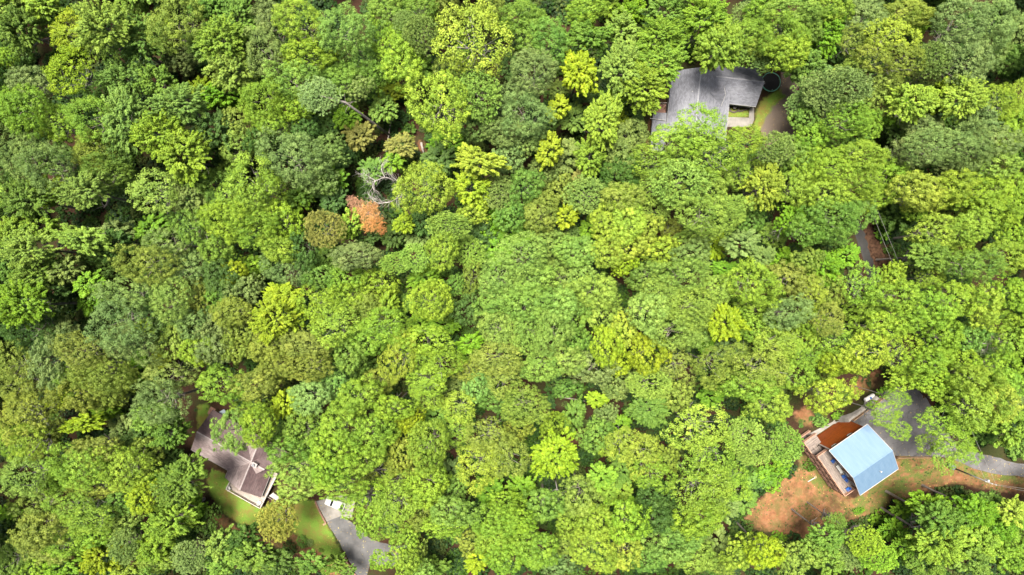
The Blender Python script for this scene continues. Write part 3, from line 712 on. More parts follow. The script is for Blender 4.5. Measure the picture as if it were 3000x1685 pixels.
MB().beam((-WX - .02, WY + .02, -.3), (-WX - .02, WY + .02, ZE), 0.22, 0.22).build('corner_board', M['rail_pale'], cb)
def window(x, y, z, w, h, face):
    """face 'y': in the rust wall, 'x': in the gable wall"""
    f = MB(); t = 0.09
    def bx(u, v, su, sv, out, dep, mb):
        if face == 'y': mb.box((x + u, y + out, z + v), (su, dep, sv))
        else: mb.box((x - out, y + u, z + v), (dep, su, sv))
    for u, v, su, sv in ((0, h/2, w + t, t), (0, -h/2, w + t, t), (-w/2, 0, t, h - t), (w/2, 0, t, h - t), (0, 0, 0.05, h - t)): bx(u, v, su, sv, 0.05, 0.1, f)
    fr = f.build('window', M['white'], cb)
    g = MB(); bx(0, 0, w - t, h - t, 0.02, 0.03, g); g.build('pane', M['glass'], fr)
window(-2.9, WY, 9.3, 1.0, 1.5, 'y'); window(1.0, WY, 9.3, 1.0, 1.5, 'y')
for y in (3.6, 1.1, -1.2, -3.6): window(-WX, y, 8.3, 1.1, 2.2, 'x')
for y in (1.3, -1.3): window(-WX, y, 11.3, 1.4, 1.3, 'x')
for zf in (4.2, 1.3):
    for y in (2.5, -2.5): window(-WX, y, zf + 1.2, 1.4, 1.9, 'x')
MB().tube([(0.9, -2.9, 12.0), (0.9, -2.9, 12.75)], 0.13, 10).build('vent_pipe', M['white_gloss'], cb)
DX = -6.85
for zf in (7.0, 4.2, 1.3):
    y1 = 4.75 if zf > 6 else 7.6
    MB().slab([(DX, -5.25, zf), (-WX - .01, -5.25, zf), (-WX - .01, 4.75, zf), (DX, 4.75, zf)], 0.12, (0, 1, 0)).build('deck_floor', M['deck_grey'], cb)
    if zf < 6:
        MB().slab([(DX, 4.76, zf), (-3.6, 4.76 + .4, zf), (-3.6, y1, zf), (DX, y1, zf)], 0.12, (1, 0, 0)).build('deck_floor', M['deck_grey'], cb)
    r = MB(); segs = [((DX, -5.25), (DX, y1)), ((DX, -5.25), (-WX - .02, -5.25)), ((DX, y1), (-WX if zf > 6 else -3.6, y1))]
    for (xa, ya), (xb, yb) in segs:
        r.beam((xa, ya, zf + 1.02), (xb, yb, zf + 1.02), 0.16, 0.06); r.beam((xa, ya, zf + .12), (xb, yb, zf + .12), 0.05, 0.08)
        for hh in (.35, .58, .80): r.beam((xa, ya, zf + hh), (xb, yb, zf + hh), 0.04, 0.09)
    r.build('deck_rail', M['rail_brown'], cb)
    MB().beam((DX - .03, -5.2, zf - .24), (DX - .03, y1, zf - .24), 0.12, 0.24).build('deck_beam', M['rail_dark'], cb)
for k in range(7):
    y = -5.2 + k*(4.7 + 5.2)/6
    MB().beam((DX - 0.03, y, -.5), (DX - 0.03, y, 8.1), 0.15, 0.15).build('deck_post', M['rail_dark'], cb)
for y, top in ((7.5, 5.2), (6.1, 5.2)): MB().beam((DX, y, -.5), (DX, y, top), 0.15, 0.15).build('deck_post', M['rail_dark'], cb)
stp = MB()
for k in range(9): stp.box((-5.2, 7.0 - k*0.27, 1.5 + k*0.3), (1.0, 0.28, 0.05))
for s_ in (-.5, .5): stp.beam((-5.2 + s_, 7.2, 1.3), (-5.2 + s_, 4.7, 4.1), 0.06, 0.24); stp.beam((-5.2 + s_, 7.2, 2.2), (-5.2 + s_, 4.7, 5.0), 0.06, 0.08)
stp.build('stair', M['deck_grey'], cb)
cz3 = lambda x, y, z: W(2300 + x/3.618, 1100 + y/3.618, z)
for (zx, zy), lab in (((510, 910), 'blue deck chair nearest the rust wall on the cabin top deck'), ((622, 1073), 'blue deck chair on the cabin deck, beside the white table'), ((655, 1112), 'blue deck chair in the middle pair on the cabin deck, away from the table'), ((668, 1207), 'blue deck chair alone by the end rail of the cabin top deck')):
    p = cz3(zx, zy, 7.5); p.z = 7.0
    chair(lab, M['blue'], p, CAB_A + math.pi/2 + random.Random(zx).uniform(-.3, .3), 'blue chairs on the cabin deck')
tb = empty('deck_table', Vector((*cz3(572, 990, 7.5)[:2], 7.0)), CAB_A + math.pi/2); tag(tb, 'long white table against the orange gable wall on the cabin deck', 'table')
MB().box((0, 0, .72), (1.9, 0.6, 0.05)).build('tabletop', M['white'], tb)
for sx in (-.85, .85):
    for sy in (-.24, .24): MB().box((sx, sy, .35), (.06, .06, .7)).build('leg', M['white'], tb)

# propane tank
pt = empty('propane_tank', G(2541.8, 1163.5), math.atan2(45, 75)); tag(pt, 'white propane tank with blue dome lid in the weeds beside the driveway', 'gas tank')
xs = [-1.3, -1.28, -1.2, -1.05, -.9, .9, 1.05, 1.2, 1.28, 1.3]; rs = [.02, .2, .34, .43, .46, .46, .43, .34, .2, .02]
MB().tube([(x, 0, .75) for x in xs], rs, 20).build('tank', M['white_gloss'], pt, smooth=True)
MB().tube([(0.05, 0, 1.12), (0.05, 0, 1.3), (0.05, 0, 1.38), (0.05, 0, 1.4)], [.24, .24, .16, .01], 16).build('lid', M['blue'], pt, smooth=True)
for x in (-.7, .7): MB().box((x, 0, .17), (.12, .7, .36)).build('foot', M['steel'], pt)

# utility box and pole with wires
ub = empty('utility_box', G(2779, 1363), math.radians(-32)); tag(ub, 'dark grey utility box at the foot of the wooden power pole', 'utility box')
MB().box((0, 0, .55), (1.5, .85, 1.1)).build('cabinet', M['dark'], ub, bevel=.03)
MB().box((.02, 0, 1.14), (1.56, .92, .08)).build('lid', mat('slate_lid', (.12, .135, .16), .5, .4), ub, bevel=.03)
pb = G(2793, 1371); po = empty('power_pole', pb); tag(po, 'grey wooden power pole with white insulators beside the bend of the drive', 'pole')
MB().tube([(0, 0, -.3), (0, 0, 11.6)], [.17, .11], 12).build('shaft', M['pole'], po, smooth=True)
xa = math.radians(-18); ca = Vector((math.cos(xa), math.sin(xa), 0))
MB().beam(-ca*1.15 + Vector((0, 0, 11.2)), ca*1.15 + Vector((0, 0, 11.2)), .1, .12).build('crossarm', M['pole'], po)
att = []
for k in (-1.05, 0.0, 1.05):
    q = ca*k + Vector((0, 0, 11.26 if k else 11.6)); MB().tube([q, q + Vector((0, 0, .12)), q + Vector((0, 0, .16)), q + Vector((0, 0, .3))], [.04, .1, .06, .09], 8).build('insulator', M['insulator'], po); att.append(pb + q + Vector((0, 0, .3)))
MB().tube([(.28, .2, 9.6), (.28, .2, 10.5)], .2, 12).build('transformer', M['insulator'], po)
def wire(a, b, sag, label):
    pts = [a.lerp(b, t/24) - Vector((0, 0, sag*4*(t/24)*(1 - t/24))) for t in range(25)]
    o = empty('power_line', a); o_ = MB(); o_.tube([p - a for p in pts], .02, 5); o2 = o_.build('power_line', M['wire']); bpy.data.objects.remove(o)
    o2.location = a; tag(o2, label, 'wire', 'power lines')
wire(att[0], W(2530, 560, 11.6), 0.7, 'power line from pole to lane gap, the one nearer the lane asphalt')
wire(att[2], W(2548, 560, 11.6), 0.7, 'power line from pole to lane gap, the one above the leafy bank')
wire(att[1], W(3200, 1466, 11.8), 0.5, 'upper power line running from the pole out of the picture')
wire(att[2], W(3200, 1484, 11.5), 0.6, 'lower power line running from the pole out of the picture')

# timber rails along the drive
def rail(name, label, pts, group=None, h=.85):
    o = empty(name, pts[0]); tag(o, label, 'fence', group)
    post = MB(); bar = MB()
    for a, b in zip(pts[:-1], pts[1:]):
        L = (b - a).length; n = max(1, int(L/2.0))
        for k in range(n + 1):
            p = a.lerp(b, k/n); p.z = tz(p.x, p.y); wbuild(MB().beam(p - Vector((0, 0, .3)), p + Vector((0, 0, h)), .12, .12), 'post', M['rail_dark'], o)
        for k in range(n):
            p, q = a.lerp(b, k/n), a.lerp(b, (k+1)/n); p.z = tz(p.x, p.y); q.z = tz(q.x, q.y)
            bar.beam(p + Vector((0, 0, h + .03)), q + Vector((0, 0, h + .03)), .18, .06); bar.beam(p + Vector((0, 0, h*.5)), q + Vector((0, 0, h*.5)), .05, .14); bar.beam(p + Vector((0, 0, .1)), q + Vector((0, 0, .1)), .2, .2)
    wbuild(bar, 'rail', M['timber'], o)
A_ = W(2496, 1231, ZD); B_ = W(2596, 1156, ZD)
rail('timber_fence', 'low timber guard rail between the driveway and the sloping concrete path', [A_, B_])
rail('timber_fence', 'low timber rail along the yard side of the driveway by the cabin', [W(2624, 1339, ZD - .1), W(2722, 1338, ZD - .1)])
def edging(label, pts, h=.3):
    m = MB(); 
    for a, b in zip(pts[:-1], pts[1:]): m.beam(G(*a, h/2), G(*b, h/2), .3, h)
    o = m.build('timber_edging', M['rail_dark']); tag(o, label, 'edging', 'timber edgings of the lower driveway')
edging('brown timber edging along the concrete pad next to the lawn', [(924, 1468), (938, 1500), (956, 1533)])
edging('brown timber edging along the dark asphalt at the lawn tip', [(1006, 1632), (1030, 1665), (1052, 1700)])
edging('short brown timber edging on the tree side of the dark asphalt', [(1128, 1625), (1150, 1612), (1158, 1620)])
for (x, y), lab in (((952, 1534), 'small reddish brick block at the end of the concrete pad edging'), ((1012, 1634), 'small tan brick block where the lawn tip meets the asphalt'), ((1160, 1618), 'small tan block at the wooded side of the asphalt')):
    p = G(x, y); o = MB().box((0, 0, .2), (.7, .4, .45), .5).build('brick_block', M['tan'], bevel=.03); o.location = p; tag(o, lab, 'block', 'blocks by the lower driveway')
pp = empty('drain_pipe', G(2378, 1404)); tag(pp, 'white drain pipe on the red dirt with a tan block at its end', 'pipe')
a, b = G(2366, 1411, .12), G(2386, 1398.5, .3)
wbuild(MB().tube([a, b], .09, 8), 'pipe', M['white'], pp); wbuild(MB().box((*G(2388, 1397)[:2], .25), (.55, .5, .5), .6), 'block', M['tan'], pp)

TREES = """
@0 0
60 60 120 Pm2;290 30 130/95 Lm2;120 190 160 Gm2;480 220 150/120 Yo2;470 490 180/150 Yo3;700 170 210/180 Pm3;960 250 190/150 Gm2;900 40 110 Gr1;1220 130 210/190 Or3;1420 50 90 Gr2;1130 240 110 Lm1;1270 400 130/100 Br1;1420 310 130/110 Pm3;1420 620 95 Ym1;110 370 120 Dr1;190 570 150/110 Br2;40 400 70 Lr2;130 760 190/160 Lr3;350 860 170/130 Lr2;620 830 180/150 Lr3;850 530 190/130 Gm2;1090 570 130 Gm2;670 600 110 Dr1;850 830 170/220 Pm3;1230 720 230/140 Pm3;1080 930 190/150 Lm3;1270 1080 210/180 Lm3;1320 1250 130 Gm2;1425 1010 110 Gm2;120 1080 180 Br3;300 1180 190/160 Br3;640 1060 170/140 Or2;810 1090 120 Dr2;700 1210 200/120 Gr2;560 1340 190/130 Pm3;850 1260 110 Dr1;1070 1350 190/140 Po3;1310 1400 130 Bm2;150 1400 160 Gm3;330 1350 110 Lm2;400 1305 60 Yu3;30 1300 100 Dr1
@600 0
50 60 120 Gm2;210 120 150/170 Gm2;90 270 180/160 Lm3;160 480 180/160 Pm2;90 650 170/110 Vm1;470 130 140 Br2;410 350 150/170 Br3;660 130 180/150 Lr3;700 390 180/120 Lr3;600 540 190/140 Pr3;980 200 180/200 Pr3;880 340 90 Dr1;1090 420 150 Gr2;960 545 160/110 Gr2;1090 610 100/85 Br2;390 690 160/170 Lr3;600 740 150/120 Lr2;430 850 130/90 Lr3;1270 70 140 Gr2;1410 150 90 Bp3;1290 270 160/150 Lr2;1380 430 150 Lr3;1190 540 120 Gr2;1310 650 110/80 Yu1;1250 760 110 Gu1;1090 950 120/110 Tu1;1380 1020 120/90 Tu1;1000 810 110 Vu1;880 900 80 Du1;190 860 120 Or2;220 1010 150/120 Po2;370 980 110 Dr2;590 1090 230/190 Br3;690 930 100 Dr2;850 1060 140/110 Br2;800 1270 140/110 Br2;920 1130 110 Du1;900 1270 110 Vu1;640 1390 110/80 Gm1;290 1290 210/170 Lo3;440 1340 130/110 Lo2;70 1340 150 Gr2;50 900 140 Dm2;60 1120 140 Dm1;170 1190 110 Gr1;1330 1130 90 Vu1;1180 1200 100 Gu1;560 1310 90 Dr1
@1200 0
60 60 130 Gr2;240 80 130 Or1;80 230 140/150 Bp3;440 270 280/250 Ko3;290 460 110 Or2;50 490 120 Gm2;800 110 160/130 Gr2;870 220 130 Gr2;1000 270 140 Gr3;560 60 110 Or1;1250 60 150/90 Lr2;1230 170 90 Vu1;1400 30 100 Lm1;1270 260 150/110 Gm3;1200 500 130/170 Ym3;1060 630 80 Ou1;1050 760 95/85 Yu2;190 720 210/250 Kr3;470 660 190/200 Pp3;880 500 180/160 Br3;720 660 110 Br2;820 800 190/150 Br3;690 930 160/130 Br2;850 970 110 Br2;480 880 120 Br2;700 1110 120 Br2;990 1060 100/120 Ym2;1150 830 110 Gu1;1110 1110 140/120 Bu1;1270 1110 120/130 Lm2;1370 840 140/190 Km3;490 1140 180/120 Km3;450 1040 80 Bp1;270 1000 150/110 Vu1;430 1330 150/130 Ym2;640 1360 140/130 Bp2;820 1320 130 Gr2;950 1210 120 Br1;1250 1370 160/140 Bp2;1410 1110 110/140 Du1;1190 1240 45 Tu2;1060 1330 110 Or1;90 1330 200/190 Kr3;200 1120 130 Du1;700 470 90 Du1;1230 740 110 Du1
@1800 0
60 210 140/120 Pm2;110 90 120 Vm1;370 60 150/110 Gm2;330 250 190/130 Lm3;330 440 190/150 Lm3;210 600 210/160 Lm3;50 470 150/190 Pm3;660 110 190/150 Lm2;760 320 190/175 Lm3;930 100 100 Bp1;990 230 140/120 Lr2;1070 330 120/100 Or2;960 370 90/80 Gr2;1050 60 110 Lr2;1280 60 180/110 Pr3;1200 220 180/140 Lr3;1360 170 140 Gr2;1250 350 160/130 Lr3;1350 440 150/140 Gm2;1060 440 90/70 Br2;1435 560 150 Bp2;1335 725 110/100 Bp2;1370 820 110 Gr2;1150 1040 140/120 Bp3;610 905 190/150 Lo3;425 985 165/125 Lr3;930 985 150/95 Lo3;730 1080 210/150 Lo3;270 1130 180/110 Lo2;920 1200 130 Lo2;470 1290 220/180 Pp3;310 1330 150 Pp2;660 1330 160/130 Pr2;120 960 130 Br2;70 1080 140 Br2;50 1220 140 Dr2;60 1390 150/110 Or3;40 880 90 Ym1;20 700 90/110 Vm1;1070 1310 140/170 Km3;1290 1080 150/130 Gr2;1390 1190 130 Lr2;1310 1320 150/140 Lr2;130 830 90 Du1;1400 970 110 Lr2
@2400 0
110 60 140/100 Lr2;70 210 150 Vm2;90 360 110 Dm1;340 90 150/130 Br2;450 160 90 Gr1;650 80 170/110 Or2;700 150 100 Vr1;540 240 170/130 Ko3;270 280 110 Oo2;420 380 140/110 Oo3;620 400 140/120 Oo3;830 400 130/140 Bp3;780 530 110 Bp2;250 480 120/80 Or2;500 570 120/110 Or2;450 700 110/120 Or2;200 600 220/150 Bp3;30 640 150/140 Bp3;1050 140 200/170 Br3;1280 140 160/170 Br3;1060 380 190/170 Br3;1250 330 130/120 Br2;1410 200 100 Br2;1400 400 100 Gr1;690 700 170/150 Km3;1060 670 170/150 Km3;880 680 120 Ym2;590 800 110 Vu1;1300 710 140/120 Lo2;1410 680 90/120 Ko2;1350 800 100 Lr1;230 830 200/120 Lr3;370 880 90/110 Lr2;760 880 150/110 Br2;1160 860 140 Bm2;880 1020 230/150 Br3;1110 1010 150/170 Br3;680 1060 140 Br2;1290 990 160/120 Br3;1290 1140 170/130 Pr2;930 1140 170/90 Br2;210 980 130/100 Gr2;330 1090 170/120 Lr3;120 1180 170/150 Lr3;300 1280 190/130 Lr3;500 1230 150/120 Lr2;90 1370 160/120 Lr3;400 1400 170/100 Lr2;720 1330 170/130 Kr3;970 1320 160/130 Kr3;1200 1360 170/120 Lr3;1370 1280 120/150 Lr2;580 920 90 Du1;1400 900 100/120 Lr2
@0 550
240 270 150/120 Lm2;60 320 110/130 Lm3;170 430 200/140 Pm3;60 560 130 Gm2;570 360 210/110 Pm3;790 400 120 Dm2;790 320 130/100 Bm1;1050 300 130/110 Vu1;1160 390 160/120 Br2;1330 260 130/150 Gr2;440 570 130/110 Bm2;220 620 200/120 Gm2;660 490 140/70 Dr1;700 600 120/80 Dr1;610 680 110/90 Vu2;630 790 100/110 Vu1;120 830 200/160 Vm3;330 720 140/80 Dm2;450 730 80 Du1;1000 540 200/150 Or3;1300 580 170/130 Br2;890 740 200/120 Br3;820 950 230/200 Br3;900 1110 190/130 Br3;1190 790 160/150 Pr3;1000 1010 90 Lu3;1380 780 110/150 Or2;1160 970 130/110 Gr2;1330 950 130 Br2;180 1020 180/150 Dr2;430 1040 110 Br2;330 890 130/90 Dr1;1210 1090 110/130 Or2;1390 1140 120/130 Lr2;1110 1220 90/70 Yu1;980 1290 150/130 Vu1;330 1240 120/200 Br3;560 1160 170/150 Or3;700 1330 200/150 Or3;500 1360 130/110 Lr2;80 1240 140 Oo3;130 1380 150 Oo2;1180 1330 170/110 Br2;860 1360 110 Or2
@600 550
150 220 180/170 Lr3;300 130 170/150 Lr3;320 280 190/130 Lr3;520 220 150/140 Lr2;500 420 150/110 Lr3;80 420 120 Gr2;670 80 100 Vm1;830 290 140/150 Tp3;1020 260 100/110 Lm2;900 80 110 Du1;680 440 110/150 Dr2;560 560 170/130 Br2;800 620 130/90 Gr2;840 490 110 Gu1;1060 480 170/110 Br3;1350 530 130/80 Pp3;1150 330 130/80 Du1;1340 330 100 Du1;1400 250 80 Ym2;990 640 140/110 Lr2;190 600 90 Yr2;330 560 110/90 Lr1;100 640 150/140 Dr2;280 730 120/110 Br2;100 760 130 Gr2;180 880 140/120 Or3;480 930 185/150 Ym3;540 770 150/100 Ym3;640 930 80/90 Ym3;800 830 150/130 Lo3;900 960 190/130 Lo3;1000 780 150/110 Lr2;1230 680 140/120 Lr2;1130 850 130 Or2;1280 840 90/110 Lm2;1390 820 80 Gu1;1260 980 170/120 Lo3;1140 1080 170/120 Lr2;1010 1180 130 Gr2;1370 1200 130/170 Ko3;1390 1030 100 Lo2;80 980 130/110 Br2;250 1030 130/120 Or2;50 1130 130 Br2;220 1140 100 Or2;440 1130 150/110 Or2;700 1110 170/110 Or3;700 1260 190/130 Or3;480 1270 130 Or2;1100 1250 100 Dr1;860 1120 100 Du1
@1200 550
60 240 110 Du1;50 330 100 Bu1;450 170 110/90 Kr2;270 270 160/110 Pp3;230 440 120/140 Lr3;420 450 120/130 Pp2;710 210 110 Gr2;580 240 110 Vr1;500 330 130 Du1;620 430 130 Vu1;800 330 90 Vu1;930 170 140/150 Or2;1110 200 100/90 Ym2;1110 320 100/70 Bp1;1270 280 80 Vu1;30 500 110/100 Pp3;100 640 130/100 Vm2;430 640 80/130 Oo2;310 690 80 Gr2;140 800 160/150 Kr3;250 850 90 Gr2;400 860 100/120 Dr2;60 960 100 Vm1;230 970 130/70 Vu1;800 470 200/150 Pr3;1030 400 150/100 Pr2;1180 450 150/130 Pr3;640 640 180/150 Pr3;860 650 170/130 Pr3;1080 640 140 Pr2;620 800 150/130 Pr3;830 820 180/130 Pr3;1030 830 170/130 Pr3;640 1010 160 Pr3;830 1010 170/150 Pr3;1010 1010 170/150 Pr3;1150 900 130 Pr2;1220 640 110/100 Pr3;1310 730 170/130 Pr3;1340 850 140/150 Pr2;1400 450 120 Kr3;1390 250 110/120 Kr3;930 1270 160/110 Pr3;1100 1220 150/110 Pr3;1170 1080 110 Gr2;1310 1270 160/130 Br2;1270 1130 90 Du1;1390 1120 110/150 Yr3;110 1080 180/120 Lr3;60 1200 110 Lo2;420 1100 110/70 Vm2;420 1180 80 Vu1;630 1210 200/110 Oo3;200 1230 170/120 Lo3;420 1290 130/90 Oo2;660 1340 130/120 Oo3;120 1370 150/100 Lo3;480 1400 110/100 Br1
@1800 550
60 90 130 Kr3;100 250 150/140 Kr3;230 290 110 Kr2;80 400 140/120 Kr3;340 450 140/110 Kr2;70 540 90/80 Yr3;400 300 80 Oo1;680 190 230/150 Pr3;600 310 150/80 Pr2;860 150 110 Pr2;300 150 110 Pp2;980 220 100 Gr1;720 410 90/110 Ym1;790 570 110/60 Vu1;900 390 150/100 Bm2;1060 490 90 Bu1;560 460 140/110 Br2;1260 220 100 Vr2;1380 280 130 Gr3;1130 330 110/80 Po1;1180 500 110/80 Vm1;1380 510 110/90 Or2;250 620 170/110 Gr2;480 620 190/130 Pr3;350 780 170/150 Pr3;560 850 190/140 Pr3;250 880 150 Pr3;430 1010 190/130 Pr3;600 1000 130 Pr2;720 720 140/110 Pr3;1000 680 190/160 Lr3;1010 830 160/110 Lr2;800 960 130/150 Ym3;1260 650 170/120 Or2;1390 740 110 Ko2;1250 890 160/120 Br3;1400 950 110 Lr2;1020 1000 140/100 Lr2;1140 1100 160/110 Ko3;1290 1100 120 Lo2;60 1010 120/130 Kr2;240 1180 130/150 Yr3;60 1240 100/90 Yr2;650 1120 80/50 Vu1;810 1120 110/90 Br1;450 1260 150/120 Oo2;700 1240 150/110 Oo3;880 1180 100/80 Oo2;1060 1290 210/140 Oo3;1290 1330 140/120 Lr2;770 1360 130/80 Or2;1360 1180 130/90 Lo2;250 1390 170/110 Pp2;30 1380 120 Br1
@2400 550
150 200 190/150 Gr3;295 185 105/120 Gr3;90 330 130/80 Gr2;60 560 130 Vm2;200 480 110/80 Vu1;600 180 130 Dm1;470 300 70 Vu0;600 540 80/90 Du1;760 60 150/110 Kr3;700 150 90 Lr2;980 60 130/100 Lr2;900 310 190/130 Kr3;1100 270 150/110 Lr3;1250 180 170/130 Lr3;1380 130 110/130 Lr2;980 160 110 Or1;800 480 150/110 Gm3;1000 430 110/90 Lr2;1130 540 190/130 Gr3;1340 480 150/120 Lr3;1380 350 100 Lr2;310 680 140/140 Lo3;530 630 100/100 Lr3;80 720 120/140 Or2;560 760 180/110 Lr3;370 830 160/110 Lr2;800 640 110/70 Lo2;1000 790 160/130 Lr3;820 850 160/130 Lr3;1180 820 130/120 Kr3;1370 750 120/110 Lr3;1260 940 160/90 Lr2;640 930 150/110 Lr3;450 990 150/120 Lr3;80 940 120/100 Oo3;160 1070 170/110 Lo2;900 1050 140/120 Lr2;1070 1060 120 Gr2;1180 1150 150/120 Bo1;1380 1100 130 Lr2;330 1170 180/140 Ko3;160 1230 150/110 Yr2;600 1180 150/120 Lo2;760 1230 140/110 Lr3;1000 1220 120/90 Lr2;60 1290 100/90 Or1;900 1170 100 Vu1;1300 1280 150/120 Lr3;1060 1350 160/110 Lr3;800 1370 150/90 Lr2;1220 1400 150/100 Lr2;560 1310 100/60 Lo1
@0 1085
130 330 170/150 Oo3;320 380 130 Or2;230 180 130/100 Oo2;60 520 110 Lo2;530 170 170/130 Or3;740 170 130/120 Or2;400 220 90/60 Yu2;570 380 160/70 Ym2;740 300 110/70 Vm1;1100 230 190/150 Br3;1060 330 150/90 Pr2;1190 440 130/130 Gm2;870 420 110 Bm1;960 480 130/90 Dr1;180 520 150/130 Lo3;300 540 110 Or2;650 580 170/120 Or2;520 690 200/150 Lr3;850 700 190/160 Lr3;1000 600 120/130 Or2;400 760 130/120 Lr2;660 830 190/90 Or2;150 760 180/130 Po3;1180 620 100/70 Dm1;1000 910 110 Yr3;1090 770 70/60 Vu1;1250 820 190/150 Gm3;1320 700 125/115 Gm3;1190 1080 190/140 Lm2;1350 1010 110/120 Vm1;820 950 130/100 Gr2;230 950 150/110 Or2;60 1000 90/60 Vu1;480 960 170/110 Lo3;620 1060 190/100 Lo3;850 1090 130/100 Or2;250 1150 170/140 Or3;420 1190 150/120 Lo3;650 1190 150/100 Lr2;320 1270 170/110 Or2;80 1350 130/150 Po1;700 1340 150/130 Ym2;870 1250 110/140 Bp2;1080 1260 150/110 Lm2;1100 1370 130/70 Pr1;1330 1330 120/130 Bp2;440 1390 160/90 Vm1;220 1410 100 Lr1;880 1400 120/70 Km1
@600 1085
110 110 170/130 Lr3;330 110 170/120 Or3;190 430 120/160 Pr3;370 400 140/130 Lr3;330 270 120/80 Lr2;560 240 110 Ym2;740 190 150/120 Mr3;910 110 110/100 Mr2;680 420 150/130 Gr2;590 560 170/110 Gr2;640 700 160/120 Pr2;640 850 150/95 Pr2;1080 190 160/140 Lr3;1320 270 140/100 Lr3;1230 80 130/90 Oo2;960 400 150 Lr3;1130 460 200/150 Lr3;900 570 170/140 Lr3;1080 640 170/110 Lr3;870 720 130/110 Lr3;950 840 180/90 Lr3;1220 560 110 Gr2;1390 610 110/140 Or2;1410 390 70/80 Ym2;1200 730 150/110 Oo1;1360 800 130/100 Lo2;1130 930 170/120 Lo3;1340 960 140/150 Lo3;1160 1070 110/100 Lr3;1280 1120 150/100 Lo2;1420 1210 100/100 Lr2;1250 1350 90/70 Lr2;1420 1370 90/100 Lr3;505 1070 150/155 Ap2;30 1070 70/100 Dr1;250 1190 130/90 Dm2;100 1230 110/100 Pm2;330 1310 180/110 Gm2;500 1370 150/95 Dm2;750 1370 120/80 Gm2;910 1380 100/70 Gm1;1010 1430 60/40 Gm1;120 1370 120/100 Pm2;600 1260 50 Ds0;688 1215 42 Gs0;742 1216 28 Bs0;822 1273 18 Gs0
@1200 1085
130 180 130/100 Lo2;340 130 110/90 Br1;480 120 100/110 Mr2;350 270 140/110 Ko2;640 230 130/80 Gr2;810 260 190/130 Pr3;180 330 110/80 Gu1;20 370 80/90 Yr2;130 550 160/180 Lr3;320 430 130/90 Lo2;560 480 170/120 Oo3;680 620 170/150 Oo3;500 680 190/150 Ko3;760 430 110/80 Or2;1030 610 200/160 Ym3;1020 400 100/110 Lr1;1160 330 90/130 Gm1;1330 470 130/120 Gr2;1420 530 90 Ko2;1330 210 90/60 Ym1;1110 130 100/70 Gr1;1400 310 80/70 Br1;280 720 90 Bm1;120 830 160/140 Lr3;60 780 100 Or2;310 850 110/120 Gr2;90 1010 150/120 Or2;300 1010 170/120 Gr3;240 1110 160/80 Lr3;560 850 110 Vu1;790 840 110 Vu1;680 950 130/90 Lr2;960 960 140/130 Gr2;620 1080 170/140 Lr3;770 1080 130/90 Lr3;450 1220 120/90 Or2;600 1200 150 Lr2;690 1320 160/130 Lr3;890 1280 160/150 Lr3;480 1350 110/80 Ym2;180 1400 120/70 Gm1;30 1330 90/120 Or2;60 1430 100 Pr2;1370 760 110/100 Lm3;1420 870 80 Lm2;1220 900 140/150 Or3;1150 1080 120/110 Lr2;1320 1100 150 Lr3;1300 1290 170/150 Kr3;1110 1230 90 Or2;1040 1380 110/80 Br1
@1800 1085
250 280 180/130 Gm2;440 190 130/110 Or2;690 180 110/80 Vu1;600 420 230/150 Ko3;680 640 200/150 Lo3;640 850 240/150 Lo3;840 800 130/120 Lo2;980 120 190/110 Lr3;1110 260 150/120 Lr3;930 470 140 Pp3;1000 580 150/100 Pp3;1220 530 135 Pp3;60 520 130/110 Ko3;210 600 130/140 Ko3;280 740 150/120 Lo3;370 640 100 Or2;40 400 90 Vm1;50 720 110/120 Gm2;40 860 100 Lm2;130 950 70 Vu1;300 900 140/110 Dr2;300 1040 160/130 Dr2;90 1080 140/170 Lr3;80 1290 130 Kr2;620 1060 170/130 Lr3;500 1170 170/120 Gr2;420 1250 170/130 Pr2;580 1330 160/110 Pr2;250 1340 130/90 Gr2;720 1230 110/130 Bm1;800 980 110/90 Bm1;930 930 100/80 Gu1;1110 720 120/90 Vs0;1180 690 90/70 Vs0;1020 770 100/80 Gs0;1110 800 80/60 Vs0;900 1300 130/110 Kr2;1080 1300 120/130 Yr3;890 1110 80/60 Ds0;1300 1340 130/120 Pr2;1400 1260 90/90 Pm2;1170 1180 60/40 Vs0;760 1400 110/60 Or1
@2400 1085
90 180 170/130 Kr3;600 60 130/80 Lr2;560 200 80/55 Lo3;470 310 115/80 Lo3;500 400 90/60 Lo2;780 330 150/90 Lo3;700 480 90/70 Lo2;880 490 140/90 Lo3;800 610 85/75 Lo3;970 560 90/70 Lo2;1050 260 170/140 Lr3;1200 210 150/130 Kr3;900 130 130/110 Lr2;1330 100 140/130 Lr3;1400 200 100/110 Bo2;1170 350 120/90 Lr2;1160 450 90/70 Gu1;1330 400 140/130 Lm2;1390 520 100/100 Gm2;1000 390 90/70 Lr2;120 1080 85/75 Gp2;70 1190 130/90 Gm3;330 1220 140/110 Lp3;430 1330 140/110 Lp3;220 1310 130/110 Bp2;90 1370 120/100 Gm2;420 1040 80/60 Vs0;520 1130 100/80 Vu1;610 980 90/70 Vm1;770 950 150/90 Vm2;620 1250 90/100 Vm2;870 1070 180/140 Gm3;870 1230 190/140 Lm3;1100 990 150/120 Vm3;1180 920 100/60 Gm2;1260 1110 150/130 Vm2;1350 990 120/90 Km3;1400 1170 100/120 Lr2;1150 1230 150/120 Lm3;1350 1330 140/120 Lm3;1080 1360 150/110 Gm3;760 1370 150/110 Gm2;1010 930 80/50 Vm1;280 990 40/28 Vs0;130 312 55/36 Vs0;12 358 65/40 Gs0;410 130 60/45 Vs0;310 225 50/35 Vs0
"""
